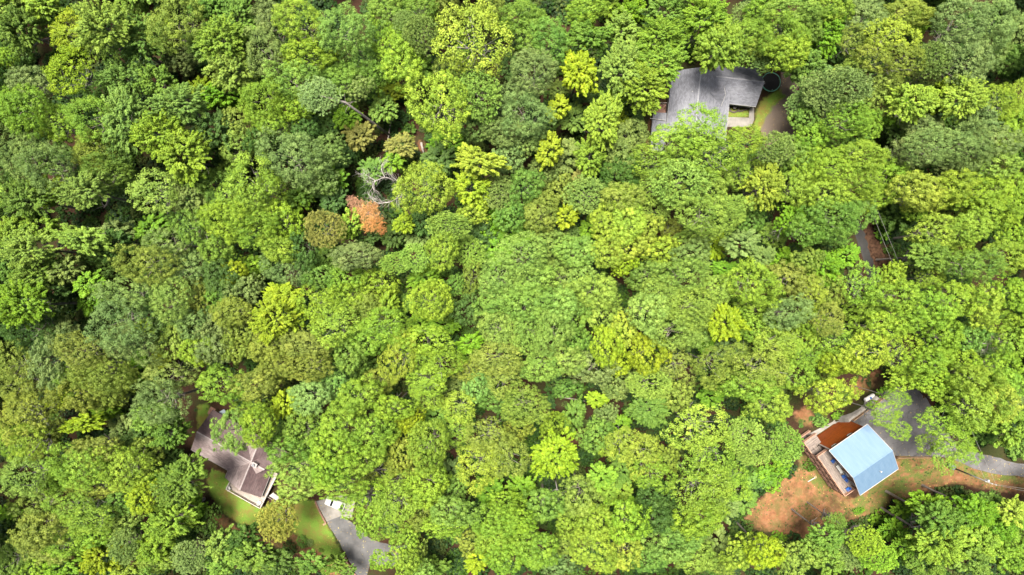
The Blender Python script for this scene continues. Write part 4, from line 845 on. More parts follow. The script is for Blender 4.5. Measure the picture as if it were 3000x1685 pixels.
# ------------------------------------------------------------------ foliage prototypes
def unit(v): return v/(np.linalg.norm(v, axis=-1, keepdims=True) + 1e-9)
def fib(n, rng, zmin=-1.0):
    i = np.arange(n) + 0.5; z = 1 - (1 - zmin)*i/n; a = i*2.399963 + rng.uniform(0, 6.28); r = np.sqrt(1 - z*z)
    d = np.stack([r*np.cos(a), r*np.sin(a), z], 1); return unit(d + rng.normal(0, 0.12, d.shape))
def cards(name, c, nrm, length, width, tone, rng, m, axis=None):
    """many diamond shaped leaves as one mesh"""
    n = len(c); nrm = unit(nrm)
    t = axis if axis is not None else rng.normal(size=(n, 3))
    t = unit(t - nrm*np.sum(t*nrm, 1, keepdims=True)); b = np.cross(nrm, t)
    L = (np.broadcast_to(length, (n,))*rng.uniform(.7, 1.25, n))[:, None]*.5; Wd = (np.broadcast_to(width, (n,))*rng.uniform(.7, 1.25, n))[:, None]*.5
    droop = nrm*L*0.25
    v = np.stack([c + t*L - droop, c + b*Wd, c - t*L - droop, c - b*Wd], 1).reshape(-1, 3)
    me = bpy.data.meshes.new(name); me.vertices.add(n*4); me.vertices.foreach_set('co', v.astype(np.float32).ravel())
    me.loops.add(n*4); me.loops.foreach_set('vertex_index', np.arange(n*4, dtype=np.int32))
    me.polygons.add(n); me.polygons.foreach_set('loop_start', np.arange(0, n*4, 4, dtype=np.int32)); me.polygons.foreach_set('loop_total', np.full(n, 4, np.int32))
    at = me.attributes.new('tone', 'FLOAT', 'POINT'); at.data.foreach_set('value', np.repeat(np.clip(tone, 0, 1), 4).astype(np.float32))
    me.update(); me.materials.append(m); return me
def crown_round(seed, m, nl=20, nsub=15, nleaf=48, lobe=.34, leaf=.062, zmin=-.5, reach=.66, squash=.9, scat=1.0, sub=1.0, loose=1.0, fill=1.0):
    rng = np.random.default_rng(seed); d = fib(nl, rng, zmin)
    ang = np.arctan2(d[:, 1], d[:, 0]); ph = rng.uniform(0, 6.28, 4)
    wob = 1 + .17*np.sin(2*ang + ph[0]) + .15*np.sin(3*ang + ph[1]) + .10*np.sin(5*ang + ph[2])
    lc = d*(reach*rng.uniform(.86, 1.14, nl)*wob)[:, None]*[1, 1, squash]; lr = lobe*rng.uniform(.72, 1.22, nl)
    lt = rng.uniform(-.17, .17, nl)
    C, N, T = [], [], []
    for i in range(nl):
        s = fib(nsub, rng, -1); keep = (s @ d[i] > -.3) & (s[:, 2] > -.65); s = s[keep]
        sc = lc[i] + s*(lr[i]*rng.uniform(.72, 1.1, len(s)))[:, None]
        dd = np.linalg.norm(sc[:, None] - lc[None], axis=2); dd[:, i] = 9; ok = ~np.any(dd < .72*lr[None], axis=1); sc, s = sc[ok], s[ok]
        for p, q in zip(sc, s):
            sr = rng.uniform(.07, .165)*(lobe/.34)**.5*sub; k = int(nleaf*(sr/.115/sub)**2)
            u = unit(rng.normal(size=(k, 3)) + .75*q + [0, 0, .35])
            C.append(p + u*sr*(rng.uniform(.2, 1.0, (k, 1))**.7*1.18)*scat*[1, 1, .85]); N.append(u + .2*d[i] + rng.normal(0, .36, (k, 3)) + [0, 0, .33])
            T.append(np.clip(.5 + lt[i] + rng.normal(0, .08) + rng.normal(0, .15, k), 0, 1))
    for i in range(nl):     # loose leaves over each lobe, so that the clumps run into one another
        k = int(loose*lr[i]**2/leaf**2); u = unit(rng.normal(size=(k, 3)) + .8*d[i] + [0, 0, .3]); C.append(lc[i] + u*lr[i]*rng.uniform(.6, .97, (k, 1))); N.append(u*.6 + rng.normal(0, .45, (k, 3)) + [0, 0, .4]); T.append(np.clip(.5 + lt[i] + rng.normal(0, .17, k), 0, 1))
    k = int(fill*9/leaf**1.5/8); u = unit(rng.normal(size=(k, 3)) + [0, 0, .5]); u = u[u[:, 2] > -.45]; k = len(u)     # inner foliage that closes the view to the limbs
    C.append(u*rng.uniform(.42, .62, (k, 1))*[1, 1, squash]*(reach/.66)); N.append(u + rng.normal(0, .5, (k, 3)) + [0, 0, .4]); T.append(np.clip(.42 + rng.normal(0, .12, k), 0, 1))
    C, N, T = np.concatenate(C), np.concatenate(N), np.concatenate(T)
    return cards('crown', C, N, leaf*1.15, leaf*.8, T, rng, m)
def crown_maple(seed, m, nb=30, nleaf=56, leaf=.074, zmin=-.45, squash=.95, sub=1.0):
    """sprays that radiate along branches and end in pointed tips"""
    rng = np.random.default_rng(seed); d = fib(nb, rng, zmin); ang = np.arctan2(d[:, 1], d[:, 0]); ph = rng.uniform(0, 6.28, 3)
    wob = 1 + .14*np.sin(2*ang + ph[0]) + .12*np.sin(3*ang + ph[1])
    C, N, T, A = [], [], [], []
    for i in range(nb):
        R = rng.uniform(.78, 1.08)*wob[i]; bt = rng.uniform(-.15, .15)
        side = unit(np.cross(d[i], [0.1, 0, 1])[None])[0]; up = np.cross(side, d[i])
        for j in range(9):
            f = rng.uniform(.52, 1.0); spread = .34*(1.12 - f)
            o = side*rng.normal(0, spread) + up*rng.normal(0, spread*.7)
            p = (d[i]*R*f + o)*[1, 1, squash]; ax = unit((d[i] + o*1.6 + [0, 0, .1])[None])[0]
            sr = rng.uniform(.07, .12)*(1.25 - .45*f)*sub; k = int(nleaf*(sr/.095/sub)**1.5)
            u = unit(rng.normal(size=(k, 3)) + .45*d[i] + [0, 0, .4]); st = rng.uniform(-.9, 1.15, (k, 1))
            taper = np.clip(1.25 - .62*np.clip(st, 0, 2), .2, 1)
            C.append(p + u*sr*taper*rng.uniform(.4, 1.0, (k, 1)) + ax*st*sr*1.1); N.append(u*.8 + rng.normal(0, .35, (k, 3)) + [0, 0, .7] + .3*d[i])
            T.append(np.clip(.5 + bt + rng.normal(0, .08) + rng.normal(0, .15, k), 0, 1)); A.append(np.tile(ax, (k, 1)) + rng.normal(0, .6, (k, 3)))
    return cards('crown', np.concatenate(C), np.concatenate(N), leaf*1.3, leaf*.72, np.concatenate(T), rng, m, np.concatenate(A))
def crown_pine(seed, m, nl=22, ntuft=26, nneedle=30):
    rng = np.random.default_rng(seed); d = fib(nl, rng, -.4); lc = d*(.62*rng.uniform(.8, 1.15, nl))[:, None]*[1, 1, .8]; lr = .36*rng.uniform(.75, 1.2, nl)
    C, N, T, A = [], [], [], []
    for i in range(nl):
        s = fib(ntuft, rng, -1); s = s[(s @ d[i] > -.35) & (s[:, 2] > -.6)]; lt = rng.uniform(-.14, .14)
        for q in s:
            p = lc[i] + q*lr[i]*rng.uniform(.7, 1.1); k = nneedle
            u = unit(rng.normal(size=(k, 3)) + 1.0*q + [0, 0, .5]); L = .062
            C.append(p + u*L*rng.uniform(.2, 1.0, (k, 1))); A.append(u); N.append(np.cross(u, rng.normal(size=(k, 3))) + [0, 0, .25])
            T.append(np.clip(.5 + lt + rng.normal(0, .07) + rng.normal(0, .13, k), 0, 1))
    return cards('crown', np.concatenate(C), np.concatenate(N), .085, .03, np.concatenate(T), rng, m, np.concatenate(A))
def crown_thin(seed, m, n=26, nleaf=22, leaf=.07):
    """sparse leaves hanging along twigs (dying or see-through crowns)"""
    rng = np.random.default_rng(seed); d = fib(n, rng, -.3); C, N, T = [], [], []
    for i in range(n):
        for j in range(13):
            f = rng.uniform(.35, 1.0); p = d[i]*f*rng.uniform(.85, 1.1) + rng.normal(0, .11, 3); k = nleaf
            C.append(p + rng.normal(0, .05, (k, 3))); N.append(rng.normal(0, .5, (k, 3)) + [0, 0, .7]); T.append(np.clip(.5 + rng.normal(0, .1) + rng.normal(0, .17, k), 0, 1))
    return cards('crown', np.concatenate(C), np.concatenate(N), leaf*1.1, leaf*.8, np.concatenate(T), rng, m)

# trunks: unit crown radius sideways, unit height up to the crown centre
def branch_tree(mb, rng, p, d, L, r, depth, spread=.75, curve=.25, kids=3, n=6, lift=.15, shrink=.68):
    path = [p]; rad = [r]; q = Vector(p); dd = Vector(d).normalized()
    for s in range(4):
        dd = (dd + Vector((rng.normal(0, curve*.35), rng.normal(0, curve*.35), rng.normal(0, curve*.25) + lift*.25))).normalized()
        q = q + dd*L/4; path.append(q.copy()); rad.append(r*(1 - .2*(s + 1)) if depth else r*(1 - .23*(s + 1)))
    mb.tube(path, rad, n, False)
    if depth > 0:
        for k in range(kids):
            b = path[2 + k % 3]; side = Vector((rng.normal(), rng.normal(), rng.normal()*.6)); side = (side - dd*side.dot(dd)).normalized()
            branch_tree(mb, rng, b, dd*(1 - spread*.5) + side*spread, L*shrink*rng.uniform(.75, 1.15), rad[2 + k % 3]*.62, depth - 1, spread, curve, kids, max(3, n - 1), lift, shrink)
def trunk_mesh(seed, limbs=7, m=None, out=.72, r0=.06, hi=.14):
    rng = np.random.default_rng(seed); mb = MB()
    xs = [Vector((rng.normal(0, .03)*z, rng.normal(0, .03)*z, z)) for z in np.linspace(-.02, 1.0, 9)]
    mb.tube(xs, [r0*1.5] + [r0*(1.08 - .62*z) for z in np.linspace(.1, 1, 8)], 8, False)
    for k in range(limbs):
        a = k*2.4 + rng.uniform(-.4, .4); z0 = rng.uniform(.6, .82); p = xs[0].lerp(xs[-1], z0)
        e = Vector((math.cos(a)*out*rng.uniform(.6, 1), math.sin(a)*out*rng.uniform(.6, 1), z0 + rng.uniform(.02, hi)))
        mid = p.lerp(e, .5) + Vector((rng.normal(0, .05), rng.normal(0, .05), -.03))
        mb.tube([p, mid, e], [r0*.5, r0*.32, r0*.12], 5, False)
        for j in range(2):
            f = mid.lerp(e, rng.uniform(.1, .7)); g = f + Vector((rng.normal(0, .2), rng.normal(0, .2), rng.uniform(.02, .1))); mb.tube([f, f.lerp(g, .5) + Vector((0, 0, .015)), g], [r0*.22, r0*.16, r0*.06], 4, False)
    me = bpy.data.meshes.new('trunk'); me.from_pydata(mb.v, [], mb.f); me.materials.append(m or M['bark'])
    for p in me.polygons: p.use_smooth = True
    return me

CR = {
 'r': [crown_round(100 + i, M['leaf'], nl=[22, 26, 20, 24, 28, 18][i], nsub=15, nleaf=56, lobe=[.33, .30, .36, .32, .29, .38][i], leaf=.05) for i in range(6)],
 'R': [crown_round(150 + i, M['leaf'], nl=[38, 44, 34, 48][i], nsub=13, nleaf=54, lobe=[.27, .25, .285, .24][i], leaf=.037, reach=.72, sub=.9) for i in range(4)],
 'm': [crown_maple(200 + i, M['leaf'], nb=[34, 30, 40, 36][i], leaf=.06, nleaf=62) for i in range(4)],
 'W': [crown_maple(250 + i, M['leaf'], nb=[52, 58, 64][i], leaf=.044, nleaf=52, sub=.78) for i in range(3)],
 'p': [crown_pine(300 + i, M['leaf'], nl=28, ntuft=32, nneedle=26) for i in range(3)],
 'o': [crown_round(400 + i, M['leaf'], nl=[32, 36, 30, 34][i], nsub=11, nleaf=46, lobe=.215, leaf=.047, reach=.79, zmin=-.25, squash=.8, scat=1.2, loose=.45, fill=.6) for i in range(4)],
 's': [crown_round(500 + i, M['leaf'], nl=12, nsub=12, nleaf=30, lobe=.42, leaf=.10, reach=.55, zmin=-.1) for i in range(2)],
 't': [crown_thin(600, M['leaf'], n=22, nleaf=7, leaf=.06)],
}
TR = [trunk_mesh(700 + i) for i in range(4)]
TRO = [trunk_mesh(720 + i, limbs=12, out=.88, r0=.042, hi=.34, m=M['bleached']) for i in range(3)]

# ------------------------------------------------------------------ trees
RGB = {'Y': (168,194,56), 'K': (174,198,78), 'L': (152,188,70), 'G': (130,168,76), 'P': (152,186,90), 'B': (140,166,98), 'D': (94,128,62), 'O': (152,172,80), 'T': (160,164,90), 'V': (132,178,54), 'M': (152,192,106), 'A': (172,172,84)}
CNAME = {'Y': 'bright yellow', 'K': 'pale yellow-green', 'L': 'lime green', 'G': 'mid green', 'P': 'pale green', 'B': 'grey-green', 'D': 'dark green', 'O': 'olive', 'T': 'tan-olive', 'V': 'vivid green', 'M': 'mint green', 'A': 'amber'}
GAIN = 0.45
def tint(code, rng, j=.10):
    c = np.array(lin(RGB[code]))*GAIN*rng.uniform(1 - j, 1 + j)
    c = c*np.array([rng.uniform(.88, 1.06), 1, rng.uniform(.68, .94)])
    return tuple(np.clip(c, .004, .9))
rngT = np.random.default_rng(11)
specs = []
ox = oy = 0
for line in TREES.strip().split('\n'):
    if line[0] == '@': ox, oy = (float(v) for v in line[1:].split()); continue
    for e in line.split(';'):
        x, y, r, code = e.split(); rr_ = [float(v) for v in r.split('/')]; ry = rr_[-1]
        specs.append(dict(px=ox + float(x)*.41466, py=oy + float(y)*.41466, rx=rr_[0]*.41466, ry=ry*.41466, c=code[0], s=code[1], l=int(code[2])))
WEIGHT = {3: 1.15, 2: .85, 1: .45, 0: .3}
broad = sorted([s for s in specs if s['s'] in 'rm'], key=lambda s: -s['rx']*s['ry']*WEIGHT[s['l']])
for s in broad[300:]: s['mass'] = True
for s in specs:
    if s['s'] == 'u': s['mass'] = True
def place(s):
    lev = s['l']; R = (s['rx'] + s['ry'])/2
    zc = {3: 18.0, 2: 13.8, 1: 7.2, 0: 1.0}[lev] + rngT.normal(0, .9 if lev else .05)
    if lev >= 2: zc += (R - 55)*.05
    k = PX*(H - zc)/H; rx, ry = s['rx']*k*1.02, s['ry']*k*1.02
    if lev == 0: rz = .8*min(rx, ry); zc = rz*.35
    else: rz = {'r': 1.05, 'm': 1.15, 'p': .95, 'o': .85, 'u': .8}[s['s']]*(rx*ry)**.5*rngT.uniform(.9, 1.15); rz = min(rz, zc*.75)
    eff = zc + .3*rz
    q = W(s['px'], s['py'], eff); g = tz(q.x, q.y)
    s.update(x=q.x, y=q.y, zc=zc + g*.4, rx_m=rx, ry_m=ry, rz=rz, g=g, size=(rx*ry)**.5)
for s in specs: place(s)

# ---- wording: what sets each tree apart is its colour, size and texture, and where it stands next to things one can find
LAND = [('the grey roofed house', 2085, 270), ('the round black trampoline', 2259, 240), ('the brown roofed house', 690, 1370), ('the amber lawn tree', 810, 1528), ('the blue roofed cabin', 2530, 1350),
        ('the propane tank', 2542, 1163), ('the power pole', 2840, 1395), ('the lane gap', 2560, 730), ('the orange-leaved dying tree', 1075, 620), ('the white dead tree', 1130, 545), ('the leaning bare trunk', 1080, 345),
        ('the dead white snag at the left', 600, 703), ('the bare drooping branches', 1625, 1445), ('the white car', 985, 1472), ('the red dirt yard', 2330, 1470), ('the gravel turnaround', 2285, 340),
        ('the top left corner', 0, 0), ('the top right corner', 3000, 0), ('the bottom left corner', 0, 1685), ('the bottom right corner', 3000, 1685),
        ('the mid-point of the top edge', 1500, 0), ('the mid-point of the bottom edge', 1500, 1685), ('the mid-point of the left edge', 0, 842), ('the mid-point of the right edge', 3000, 842), ('the photo centre', 1500, 842),
        ('the quarter-point of the top edge', 750, 0), ('the quarter-point of the bottom edge', 750, 1685)]
DIRS = ['right of', 'up-right of', 'above', 'up-left of', 'left of', 'down-left of', 'below', 'down-right of']
ORD = ['nearest', 'second', 'third', 'fourth', 'fifth', 'sixth', 'seventh', 'eighth', 'ninth', 'tenth']
TEX = {'r': 'rounded', 'm': 'feathery', 'p': 'fluffy pine', 'o': 'open branchy', 's': 'low bushy'}
things = [s for s in specs if not s.get('mass')]
def sector(dx, dy): return int(round(math.atan2(-dy, dx)/(math.pi/4))) % 8
for s in things:
    s['desc'] = (('big ' if s['size'] > 4.9 else 'small ' if s['size'] < 3.3 else '') if s['s'] != 's' else '') + CNAME[s['c']] + ' ' + TEX[s['s']]
    s['desc0'] = CNAME[s['c']]
used = set()
def wording(s):
    best = None
    for name, lx, ly in LAND:
        dx, dy = s['px'] - lx, s['py'] - ly; dist = math.hypot(dx, dy); sec = sector(dx, dy)
        if dist < 25: continue
        edge = ('corner' in name or 'edge' in name)
        if edge and not (-60 < dx < 9999): pass
        same = [t for t in things if t['desc'] == s['desc'] and sector(t['px'] - lx, t['py'] - ly) == sec]
        rank = sum(1 for t in same if math.hypot(t['px'] - lx, t['py'] - ly) < dist - 1e-6)
        cost = rank*220 + dist + (180 if edge else 0)
        if rank < len(ORD) and len(f"{s['desc']} crown, x such {DIRS[sec]} {name}".split()) <= 15:
            noun = 'bush' if s['s'] == 's' else ('tree' if 'pine' in s['desc'] else 'crown')
            txt = f"{s['desc']} {noun}, {ORD[rank]} such {DIRS[sec]} {name}"
            if txt not in used and (best is None or cost < best[0]): best = (cost, txt)
    used.add(best[1]); return best[1]
GROUP = {'r': 'broadleaf forest trees', 'm': 'broadleaf forest trees', 'p': 'pines among the broadleaf trees', 'o': 'open crowned forest trees', 's': 'bushes by the clearings'}
NAME = {'r': 'broadleaf_tree', 'm': 'broadleaf_tree', 'p': 'pine_tree', 'o': 'open_crowned_tree', 's': 'bush'}
CAT = {'r': 'tree', 'm': 'tree', 'p': 'pine tree', 'o': 'tree', 's': 'bush'}
BLOCK = [[(1895,180),(2300,190),(2310,330),(2250,400),(1895,450)], [(545,1190),(690,1170),(840,1380),(780,1510),(520,1340)], [(2330,1270),(2480,1195),(2650,1370),(2530,1480),(2420,1460)]] + Z['grass'] + Z['gravel'] + [[(905,1440),(1060,1430),(1160,1600),(1080,1700),(1000,1640)]]
def blocked(x, y):
    g = tz(x, y); px, py = P(x, y, g); a = np.array([px]); b = np.array([py])
    return any(pip(q, a, b)[0] for q in BLOCK) or sdist(DRIVE, np.array([x]), np.array([y]))[0] < .5
def add_tree(s, label=None):
    bush = s['s'] == 's'
    root = bpy.data.objects.new(NAME[s['s']], None); COL.objects.link(root); root.location = (s['x'], s['y'], s['g']); root.empty_display_size = .5
    tag(root, label or wording(s), CAT[s['s']], GROUP[s['s']])
    if s['c'] == 'A': root['label'] = 'round amber leaved tree standing on the lawn below the brown roofed house'
    kk = {'r': 'R', 'm': 'W'}.get(s['s'], s['s']) if s['size'] > 4.3 else s['s']
    c = bpy.data.objects.new('foliage' if bush else 'crown', CR[kk][rngT.integers(len(CR[kk]))]); COL.objects.link(c); c.parent = root
    c.location = (0, 0, s['zc'] - s['g']*.4); c.scale = (s['rx_m'], s['ry_m'], s['rz'])
    iso = abs(s['rx_m'] - s['ry_m']) < .12*s['rx_m']
    c.rotation_euler = (rngT.normal(0, .07), rngT.normal(0, .07), rngT.uniform(0, 6.28) if iso else rngT.choice([0, math.pi]) + rngT.normal(0, .12))
    c.color = (*[v*(1.4 if s['s'] == 'p' else 1) *(1 - .14*max(0, 1 - s['px']/900)) for v in tint(s['c'], rngT)], 1)  # left-hand shade put into leaf colour: crowns darken towards the left edge
    if not bush:
        tl = TRO if s['s'] == 'o' else TR
        t = bpy.data.objects.new('trunk', tl[rngT.integers(len(tl))]); COL.objects.link(t); t.parent = root
        bx, by = s['x'], s['y']; cen = Vector((0, 0, s['zc'] - s['g']*.4)); rad = math.hypot(bx, by)
        for _ in range(16):
            if not blocked(bx, by): break
            bx += s['x']/rad*.6; by += s['y']/rad*.6
        foot = Vector((bx - s['x'], by - s['y'], -.05)); d = cen - foot
        t.location = foot; t.scale = (s['size'], s['size'], d.length); q = d.to_track_quat('Z', 'Y'); t.rotation_mode = 'QUATERNION'
        t.rotation_quaternion = q @ Vector((0, 0, 1)).rotation_difference(Vector((0, 0, 1))) @ __import__('mathutils').Quaternion((0, 0, 1), rngT.uniform(0, 6.28))
    return root
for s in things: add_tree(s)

# ---- special trees
def special(name, label, cat, base): 
    r = empty(name, base); return tag(r, label, cat)
# leaning pine with a long bare trunk
b = G(1142, 397); lp = special('pine_tree', 'leaning pine with a long bare grey trunk and a pale fluffy crown', 'pine tree', b); lp['group'] = 'pines among the broadleaf trees'
top = W(1012, 300, 20.5) - b; cc_ = W(936, 280, 22.5) - b
mb = MB().tube([Vector((0, 0, -.2)), top*.35 + Vector((0, 0, .3)), top*.7 + Vector((0, 0, .3)), top, top.lerp(cc_, .5), cc_], [.3, .27, .23, .2, .16, .1], 9)
rg = np.random.default_rng(3)
for k in range(8):
    p = top*rg.uniform(.93, 1.0); q = p + Vector((rg.normal(-.5, .8), rg.normal(0, .8), rg.uniform(.1, 1.0))); mb.tube([p, p.lerp(q, .5) + Vector((0, 0, .15)), q], [.05, .03, .012], 4)
mb.build('trunk', M['bark'], lp, smooth=True)
c = bpy.data.objects.new('crown', CR['p'][0]); COL.objects.link(c); c.parent = lp; c.location = cc_; c.scale = (4.0, 3.6, 3.0); c.color = (*[v*GAIN*1.45 for v in lin((142, 172, 104))], 1)
# orange dying tree
q = W(1070, 622, 14); ot = special('dying_tree', 'dying tree with orange-brown leaves just below the white dead branches', 'tree', (q.x, q.y, 0))
def dead(mb, seed, L, r, depth, kids, starts, p0=(0, 0, 0), spread=.75, curve=.5, lift=.15):
    rng = np.random.default_rng(seed)
    for d in starts: branch_tree(mb, rng, Vector(p0), Vector(d), L*rng.uniform(.8, 1.1), r, depth, spread, curve, kids, 6, lift)
mb = MB().tube([(0, 0, -.2), (0.1, 0, 5), (0, .1, 11.5)], [.26, .22, .16], 8)
dead(mb, 5, 3.0, .09, 2, 4, [(math.cos(a), math.sin(a), .35) for a in np.linspace(0, 5.4, 7)], (0, .1, 11.3))
mb.build('trunk', M['bark'], ot, smooth=True)
for (dx, dy, r, rgb) in ((0.3, -.2, 2.5, (218, 168, 108)), (-1.9, 1.5, 1.9, (208, 160, 124)), (2.4, -2.0, 1.7, (216, 156, 92)), (-2.0, -.6, 2.0, (220, 168, 104)), (1.4, .8, 1.6, (214, 160, 104)), (.6, -2.6, 1.8, (222, 166, 98)), (-3.2, 2.6, 1.2, (204, 158, 130)), (3.3, -3.6, 1.1, (214, 150, 92))):
    c = bpy.data.objects.new('crown', CR['t'][0]); COL.objects.link(c); c.parent = ot; c.location = (dx, dy, 13 + .3*dx); c.scale = (r, r*.95, 1.6); c.rotation_euler = (0, 0, dx*2); c.color = (*[v*GAIN*1.1 for v in lin(rgb)], 1)
# big white dead tree
q = W(1152, 560, 0); dt = special('dead_tree', 'big leafless bleached white tree with arched branches above the orange leaves', 'dead tree', (q.x, q.y, 0))
def cp(px, py, z): return W(px, py, z) - dt.location
mb = MB(); mb.tube([cp(1152, 560, -.2), cp(1150, 556, 5), cp(1160, 548, 9)], [.3, .26, .2], 8)
arcs = [[(1160,548,9),(1150,528,12),(1128,520,13),(1100,530,13),(1078,533,12.5),(1060,510,12)], [(1128,520,13),(1118,498,13.5),(1121,480,13.5),(1134,471,13)], [(1160,548,9),(1171,556,11),(1166,577,12.5),(1142,592,13),(1112,590,13),(1090,576,12.6)],
        [(1171,556,11),(1170,536,12),(1152,521,12.5),(1140,507,12.5)], [(1142,592,13),(1104,594,13.5),(1076,566,13.2)], [(1100,530,13),(1086,521,13),(1064,507,12.6)], [(1171,556,11),(1177,572,11.5),(1166,588,12)], [(1100,530,13),(1092,545,13),(1096,560,13)]]
rg = np.random.default_rng(9)
for a in arcs:
    pts = [cp(*p) for p in a]; fine = []
    for i in range(len(pts) - 1):
        p0, p1, p2, p3 = pts[max(i-1, 0)], pts[i], pts[i+1], pts[min(i+2, len(pts)-1)]
        for t in np.arange(0, 1, .25): fine.append(.5*((2*p1) + (p2 - p0)*t + (2*p0 - 5*p1 + 4*p2 - p3)*t*t + (3*p1 - p0 - 3*p2 + p3)*t**3))
    fine.append(pts[-1]); n = len(fine)
    mb.tube(fine, [.10*(1 - .85*i/n) for i in range(n)], 6)
    for i in range(2, n):
        for _ in range(2):
            d = (fine[i] - fine[i-1]).normalized(); s_ = Vector((rg.normal(), rg.normal(), rg.normal()*.6)); s_ = (s_ - d*s_.dot(d)).normalized()
            e = fine[i] + (d*.9 + s_*.8)*rg.uniform(.5, 1.9); mid = fine[i].lerp(e, .5) + s_*.12; mb.tube([fine[i], mid, e], [.028, .018, .007], 4)
            for __ in range(2):
                e2 = mid.lerp(e, rg.uniform(0, .9)); e3 = e2 + (d*.7 + Vector((rg.normal(), rg.normal(), rg.normal()*.5))*.5)*rg.uniform(.3, .9); mb.tube([e2, e3], [.016, .006], 3)
mb.build('trunk', M['bleached'], dt, smooth=True)
# smaller snags
for (px, py, z, L, label, st, seed) in ((612, 706, 13, 2.3, 'small leafless white snag poking out of the green canopy at the left', [(-1, .5, .3), (-1, -.3, .2), (-.6, .9, .3), (-.8, -.8, .1)], 21), (1632, 1432, 9, 2.6, 'bare drooping grey branches below the bright yellow tree', [(-.5, -1, -.1), (.1, -1.2, -.1), (.8, -.7, 0), (-1, -.4, 0)], 22),
                                   (2285, 675, 10, 1.7, 'bare grey branchy top beside the mid green trees left of the lane', [(-1, .1, .3), (.6, .8, .2), (-.2, -1, .2)], 23), (2870, 1005, 12, 1.9, 'bare grey branches in the thinning crown near the right edge', [(1, .1, .2), (-1, -.4, .2), (.4, -1, .1)], 24), (1385, 725, 10, 1.4, 'twiggy grey dead top between the pale green crowns', [(1, .2, .3), (-1, .1, .2), (0, 1, .3)], 25), (78, 1058, 12, 1.2, 'small white bare twig top in the olive crowns at the left edge', [(.3, -1, .2), (1, .3, .3), (-.4, .8, .3)], 26)):
    q = W(px, py, z); t = special('dead_tree', label, 'dead tree', (q.x, q.y, 0)); mb = MB().tube([(0, 0, -.2), (.05, 0, z*.5), (0, 0, z)], [.2, .16, .1], 7)
    dead(mb, seed, L, .09, 2, 3, st, (0, 0, z), .6, .5, .0); mb.build('trunk', M['bleached'], t, smooth=True)
# fallen logs
for (a_, b_, r, lab) in (((1154, 320), (1132, 446), .17, 'long pale fallen log in the dim gap below the leaning trunk'), ((1235, 420), (1245, 462), .3, 'reddish fallen log in the gap between lime green crowns'), ((1640, 1160), (1715, 1175), .2, 'fallen log on the brown forest floor near the small yellow tree')):
    a, b = G(*a_, .9), G(*b_, .5); o = MB().tube([Vector((0, 0, 0)), (b - a)*.5 + Vector((0, 0, .1)), b - a], [r, r*.85, r*.6], 8).build('fallen_log', M['bark'], smooth=True); o.location = a; tag(o, lab, 'log', 'fallen logs')

# ------------------------------------------------------------------ masses: the smaller crowns and the undergrowth, one object each
SRC = bpy.data.collections.new('foliage_sources')     # never linked to the scene
def src(name, me):
    o = bpy.data.objects.new(name, me); SRC.objects.link(o)
def mass(name, meshes, pts, rot, scl, tnt, idx, label):
    col = bpy.data.collections.new(name + '_source')
    for i, me in enumerate(meshes):
        o = bpy.data.objects.new(f'{name}_leafage_{i:02d}', me); col.objects.link(o)
    me = bpy.data.meshes.new(name); n = len(pts); me.vertices.add(n); me.vertices.foreach_set('co', np.asarray(pts, np.float32).ravel())
    for nm, ty, dat, f in (('rot', 'FLOAT_VECTOR', rot, 'vector'), ('scl', 'FLOAT_VECTOR', scl, 'vector'), ('tint', 'FLOAT_COLOR', tnt, 'color'), ('pick', 'INT', idx, 'value')):
        at = me.attributes.new(nm, ty, 'POINT'); at.data.foreach_set(f, np.asarray(dat, np.int32 if ty == 'INT' else np.float32).ravel())
    o = bpy.data.objects.new(name, me); COL.objects.link(o); o['kind'] = 'stuff'; o['label'] = label
    ng = bpy.data.node_groups.new(name, 'GeometryNodeTree'); ng.interface.new_socket('Geometry', in_out='INPUT', socket_type='NodeSocketGeometry'); ng.interface.new_socket('Geometry', in_out='OUTPUT', socket_type='NodeSocketGeometry')
    N = ng.nodes; L = ng.links; gi = N.new('NodeGroupInput'); go = N.new('NodeGroupOutput'); ip = N.new('GeometryNodeInstanceOnPoints'); ci = N.new('GeometryNodeCollectionInfo')
    ci.inputs['Collection'].default_value = col; ci.inputs['Separate Children'].default_value = True; ci.inputs['Reset Children'].default_value = True
    def na(nm, ty):
        a = N.new('GeometryNodeInputNamedAttribute'); a.data_type = ty; a.inputs['Name'].default_value = nm; return a.outputs['Attribute']
    L.new(gi.outputs[0], ip.inputs['Points']); L.new(ci.outputs[0], ip.inputs['Instance']); ip.inputs['Pick Instance'].default_value = True
    L.new(na('pick', 'INT'), ip.inputs['Instance Index']); L.new(na('rot', 'FLOAT_VECTOR'), ip.inputs['Rotation']); L.new(na('scl', 'FLOAT_VECTOR'), ip.inputs['Scale'])
    L.new(ip.outputs[0], go.inputs[0]); o.modifiers.new('leaves', 'NODES').node_group = ng
    return o
low = [s for s in specs if s.get('mass')]
MS = [crown_round(810, M['leaf_stuff'], nl=18), crown_round(811, M['leaf_stuff'], nl=22, lobe=.31), crown_maple(820, M['leaf_stuff'], nb=26), crown_maple(821, M['leaf_stuff'], nb=30)]
rg = np.random.default_rng(77)
for _ in range(900):       # the wood goes on beyond the frame
    px, py = rg.uniform(-420, 3420), rg.uniform(-400, 2085)
    if -70 < px < 3070 and -70 < py < 1755: continue
    r = rg.uniform(48, 82); s_ = dict(px=px, py=py, rx=r, ry=r*rg.uniform(.8, 1.1), c='LGPBOLVK'[rg.integers(8)], s='rm'[rg.integers(2)], l=int(rg.integers(1, 4)))
    if sdist(DRIVE_PX, np.array([px]), np.array([py]))[0] < r: continue
    place(s_); low.append(s_)
